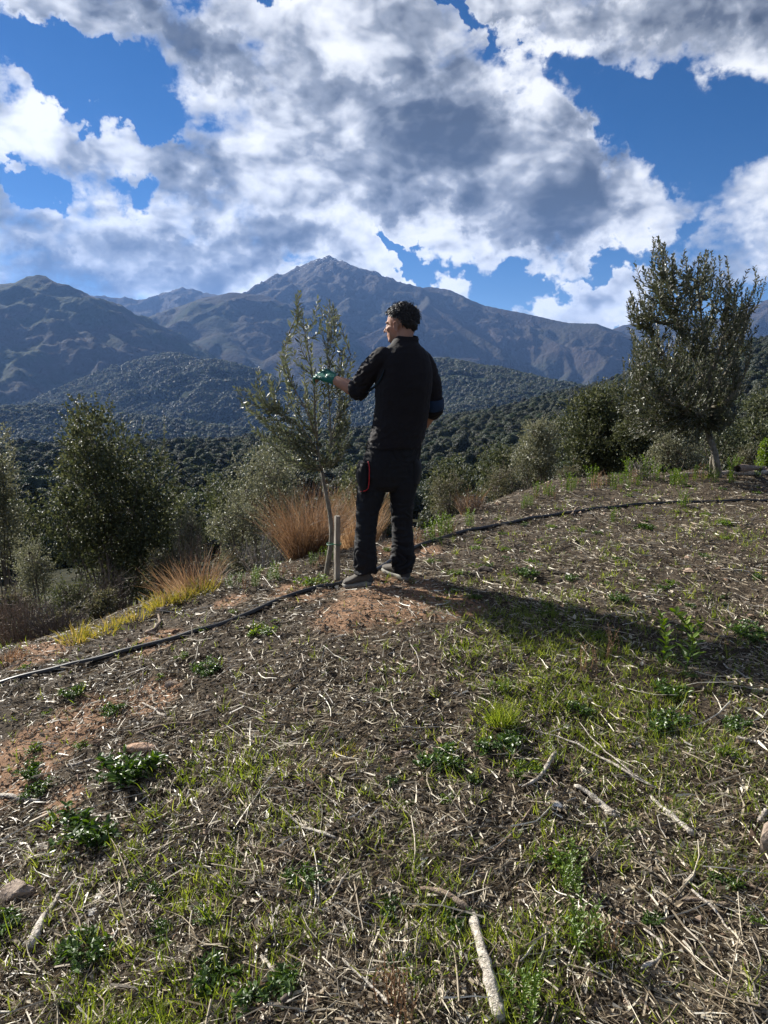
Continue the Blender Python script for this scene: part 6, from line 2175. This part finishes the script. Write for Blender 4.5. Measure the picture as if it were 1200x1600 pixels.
    mb.loft([ring(562, 612, 730, .10, dl * .2 - .02, 20, 2.1, .2), ring(559, 606, 755, .100, dl * .3, 20, 2.1, .2), ring(557, 601, 775, .092, dl * .4, 20, 2.1, .2), ring(556, 592, 800, .080, dl * .6, 20, 2.1, .2), ring(555, 588, 825, .076, dl * .8, 20, 2.1, .2),
             ring(554, 587, 850, .074, dl, 20, 2.1, .2), ring(555, 587, 872, .074, dl, 20, 2.1, .2), ring(557, 587, 894, .072, dl, 20, 2.1, .2)])
    mb.loft([ring(604, 656, 730, .10, dr_ * .3 + .02, 20, 2.1, .2), ring(606, 652, 755, .098, dr_ * .4, 20, 2.1, .2), ring(609, 648, 775, .088, dr_ * .5, 20, 2.1, .2), ring(611, 645, 800, .080, dr_ * .7, 20, 2.1, .2), ring(612, 644, 825, .076, dr_ * .9, 20, 2.1, .2),
             ring(613, 645, 850, .074, dr_, 20, 2.1, .2), ring(613, 645, 872, .073, dr_, 20, 2.1, .2), ring(614, 643, 893, .070, dr_, 20, 2.1, .2)])

    def wr_pants(V):
        x, y, z = V[:, 0], V[:, 1], V[:, 2]
        hz_ = z - base[2]
        w = .25 + .9 * sstep(.62, .35, hz_) + .8 * sstep(.25, .10, hz_) + .6 * np.exp(-((hz_ - .86) / .08) ** 2)
        q_ = .35 * fbm(x * 3, y * 3, z * 4, octv=2)
        f = (fbm(x * 4 + 2, y * 4, (z + q_) * 11 + x * 3, octv=4, ridged=True) - .8) * (.55 + fbm(x * 2.3, y * 2.3, z * 5, octv=2))
        f2 = fbm(x * 14, y * 14, z * 34, octv=2)
        return .015 * f * w + .003 * f2
    tro = skin_part('trousers', mb, .0055, PANTS, person, 2, wr_pants)
    TV = np.empty(len(tro.data.vertices) * 3); tro.data.vertices.foreach_get('co', TV); TV = TV.reshape(-1, 3) + base

    # cargo pockets
    def pocket(name, px, top, bot, w, dy, t, side):
        mbp = MB()
        rr = []
        for i, u in enumerate(np.linspace(0, 1, 9)):
            py = top + (bot - top) * u
            c = Q(px, py, dy)
            bul = t * (.55 + .5 * math.sin(PI * min(1, u * 1.1)))
            a = w * (1 + .05 * u)
            th = np.arange(14) * 2 * PI / 14
            rr.append(c + bul * np.cos(th)[:, None] * np.array([1, .1, 0]) + a * (np.sign(np.sin(th)) * np.abs(np.sin(th)) ** .5)[:, None] * np.array([.15 * side, 1, 0]))
        mbp.loft(rr)
        return mbp.build(name, PANTS, person, origin=base, smooth=True)
    pl_ = pocket('pocket', 566, 722, 767, .095, -.02 + dl * .3, .036, -1)
    pocket('pocket', 650, 716, 757, .09, .03, .034, 1)
    # red piping on the left pocket
    mb = MB()
    PV = np.empty(len(pl_.data.vertices) * 3); pl_.data.vertices.foreach_get('co', PV); PV = np.vstack([PV.reshape(-1, 3) + base, TV])
    c = curve([surf(PV, *q) for q in ((575, 721), (577, 730), (577, 742), (576.5, 754), (575, 763), (570, 767), (563, 768))], 24)
    mb.tube(c, .0028, 8)
    pp = mb.build('piping', RED, person, origin=base, smooth=True)
    pp['label'] = 'red piping round the pocket on the left thigh'

    # ---- shoes
    def shoe(heel, toe, s=1.0, h=.105):
        d = toe - heel; Ln = np.linalg.norm(d[:2]); d = np.array([d[0], d[1], 0]) / Ln; sd_ = np.array([-d[1], d[0], 0])
        up = np.array([0, 0, 1.0])
        z0 = lambda u: heel[2] * (1 - u) + toe[2] * u
        def sect(u, w, z_lo, z_hi, k=20, ex=2.6):
            c = heel + d * (u * Ln); c[2] = z0(u)
            th = np.arange(k) * 2 * PI / k
            ct = np.sign(np.cos(th)) * np.abs(np.cos(th)) ** (2 / ex); st = np.sign(np.sin(th)) * np.abs(np.sin(th)) ** (2 / ex)
            return c + sd_ * (w * ct)[:, None] + up * ((z_lo + z_hi) / 2 + (z_hi - z_lo) / 2 * st)[:, None]
        t = empty('shoe', (0, 0, 0)); t.parent = person
        up_ = MB()
        up_.loft([sect(u, w, .022, hh) for u, w, hh in ((.02, .022, .065), (.06, .032, .095), (.15, .037, h), (.28, .038, h + .004), (.40, .039, .095), (.52, .042, .082), (.66, .047, .068), (.80, .047, .058), (.92, .038, .050), (.985, .018, .038))])
        so = MB()
        so.loft([sect(u, w, zl, zh, ex=4) for u, w, zl, zh in ((.0, .024, .006, .030), (.04, .034, -.004, .034), (.2, .040, -.006, .034), (.4, .039, -.004, .030), (.6, .048, -.006, .028), (.8, .051, -.005, .028), (.93, .042, -.001, .028), (1.0, .020, .008, .026))])
        def kid(name, mbb, mat, vox=.004):
            V, F, N = remeshed(mbb, vox, 2)
            o = link_obj(name, new_mesh(name, V - base, F, True, np.full(len(V), .5)), mat, t)
            return o
        kid('upper', up_, SHOE)
        kid('sole', so, SOLE)
        lc = MB()
        for u in (.30, .37, .44, .51):
            hh = np.interp(u, [.28, .40, .52], [h + .006, .099, .086])
            c = heel + d * (u * Ln); c[2] = z0(u) + hh
            lc.tube(curve([c - sd_ * .026 - up * .014, c + up * .002, c + sd_ * .026 - up * .014], 7), .0026, 6)
        lc.build('laces', SOLE2, t, origin=base)
        tn = MB()
        c0 = heel + d * (.10 * Ln); c0[2] = z0(.1) + .035
        # heel counter
        tn.ellipsoid(c0, (.030, .038, .036), np.stack([d, sd_, up], 1), 16, 10)
        tn.build('heel_counter', SOLE2, t, origin=base, smooth=True)
        return t
    g0 = lambda px, py, dz=0.0: hit(px, py) + np.array([0, 0, dz])
    hl = P(581, 911, fl[1] + .00); tl = P(536, 908, fl[1] - .02)
    for q in (hl, tl):
        q[2] = hz(q[0], q[1]) + .006
    shoe(hl, tl + np.array([-.004, 0, 0]))
    hr = P(637, 905, fr[1] - .01); t2 = hr + np.array([-.155, .21, 0])
    for q in (hr, t2):
        q[2] = hz(q[0], q[1]) + .008
    shoe(hr, t2)

    # ---- green glove over the left hand
    mb = MB()
    hand(mb, wrL, unit(wrL - elL) + np.array([0, .25, .05]), np.array([.25, -.75, .5]), 1, .95, 1.15, 1.08)
    capsule_chain(mb, [wrL - fwd * .022, wrL + fwd * .02], [.034, .031], 14, 5)
    skin_part('glove', mb, .0026, GLOVE, person, 2, lambda V: .0012 * fbm(V[:, 0] * 70, V[:, 1] * 70, V[:, 2] * 70, octv=2), label='shiny green coated work glove on the left hand')

    # ---- hair
    rng = np.random.default_rng(9)
    mb = MB()
    n = 5200
    d = unit(rng.normal(size=(n * 2, 3)))
    # scalp region in head coordinates (f, l, u): everything above a line from brow to nape
    f_, l_, u_ = d[:, 0], d[:, 1], d[:, 2]
    line = np.interp(f_, [-1, -.6, -.36, -.18, .10, .4, .75, 1.0], [-.86, -.80, -.50, .06, .10, .26, .48, .56])
    keep = u_ > line
    d = d[keep][:n]; n = len(d)
    cap = MB()
    S = np.array([.090, .072, .083])
    loc = np.array([-.012, 0, .028]) + d * S
    Wp = HC + loc @ rot.T
    Nw = unit((d / S) @ rot.T)
    # curls: short helices standing off the scalp
    ln = .030 + .016 * sstep(-.2, .7, d[:, 2]) + .004 * rng.normal(size=n)
    ln *= .85 + .8 * fbm(d[:, 0] * 5, d[:, 1] * 5, d[:, 2] * 5, octv=2)
    ln *= np.where((d[:, 2] < -.2) & (d[:, 0] < .3), .55, 1.0) * np.where(d[:, 0] > .1, .8, 1.0)
    tang = unit(np.cross(Nw, rng.normal(size=(n, 3))) + .35 * np.array([0, 0, -1.0]))
    t2_ = np.cross(Nw, tang)
    m_ = 6
    rows = []
    ph = rng.uniform(0, 6.28, n); cr_ = rng.uniform(.003, .006, n)
    for i in range(m_):
        t = i / (m_ - 1)
        a = ph + t * 5.2
        lift = np.sin(t * PI * .62)
        p_ = Wp + Nw * (ln * .62 * lift)[:, None] + tang * (ln * .55 * t * t)[:, None] + (tang * np.cos(a)[:, None] + t2_ * np.sin(a)[:, None]) * (cr_ * t)[:, None]
        rows.append(p_)
    C = np.stack(rows, 1)
    w = .0016
    side = unit(np.cross(np.gradient(C, axis=1), Nw[:, None] + .5 * rng.normal(size=(n, 1, 3))))
    A = C - side * w; B = C + side * w
    Vv = np.stack([A, B], 2).reshape(n, -1, 3)
    b_ = np.arange(n)[:, None] * (2 * m_)
    Fq = np.concatenate([b_ + np.array([[2 * i, 2 * i + 1, 2 * i + 3, 2 * i + 2]]) for i in range(m_ - 1)])
    grey = np.clip(np.where(rng.uniform(0, 1, n) < .05 + .25 * sstep(.1, .7, d[:, 0]), rng.uniform(.75, 1, n), rng.uniform(0, .7, n)), 0, 1)
    mb.add(Vv.reshape(-1, 3), Fq, np.repeat(grey, 2 * m_))
    # dark mass under the curls
    th_, ph_ = np.meshgrid(np.linspace(0, 2 * PI, 49)[:-1], np.linspace(0.02, 2.45, 26))
    dd = np.stack([np.sin(ph_) * np.cos(th_), np.sin(ph_) * np.sin(th_), np.cos(ph_)], -1).reshape(-1, 3)
    ok = dd[:, 2] > np.interp(dd[:, 0], [-1, -.6, -.36, -.18, .10, .4, .75, 1.0], [-.86, -.80, -.50, .06, .10, .26, .48, .56])
    rad = np.where(ok, 1.13 + .17 * fbm(dd[:, 0] * 5, dd[:, 1] * 5, dd[:, 2] * 5, octv=3), .86)
    Vc = HC + (np.array([-.012, 0, .028]) + dd * S * rad[:, None]) @ rot.T
    k = 48
    i = np.arange(25)[:, None] * k; j = np.arange(k)[None]; j2 = (j + 1) % k
    mb.add(Vc, np.stack([i + j, i + j2, i + k + j2, i + k + j], -1).reshape(-1, 4), .1)
    mb.build('hair', HAIR, person, origin=base, smooth=True)['kind'] = 'stuff'
    return person


build_man()
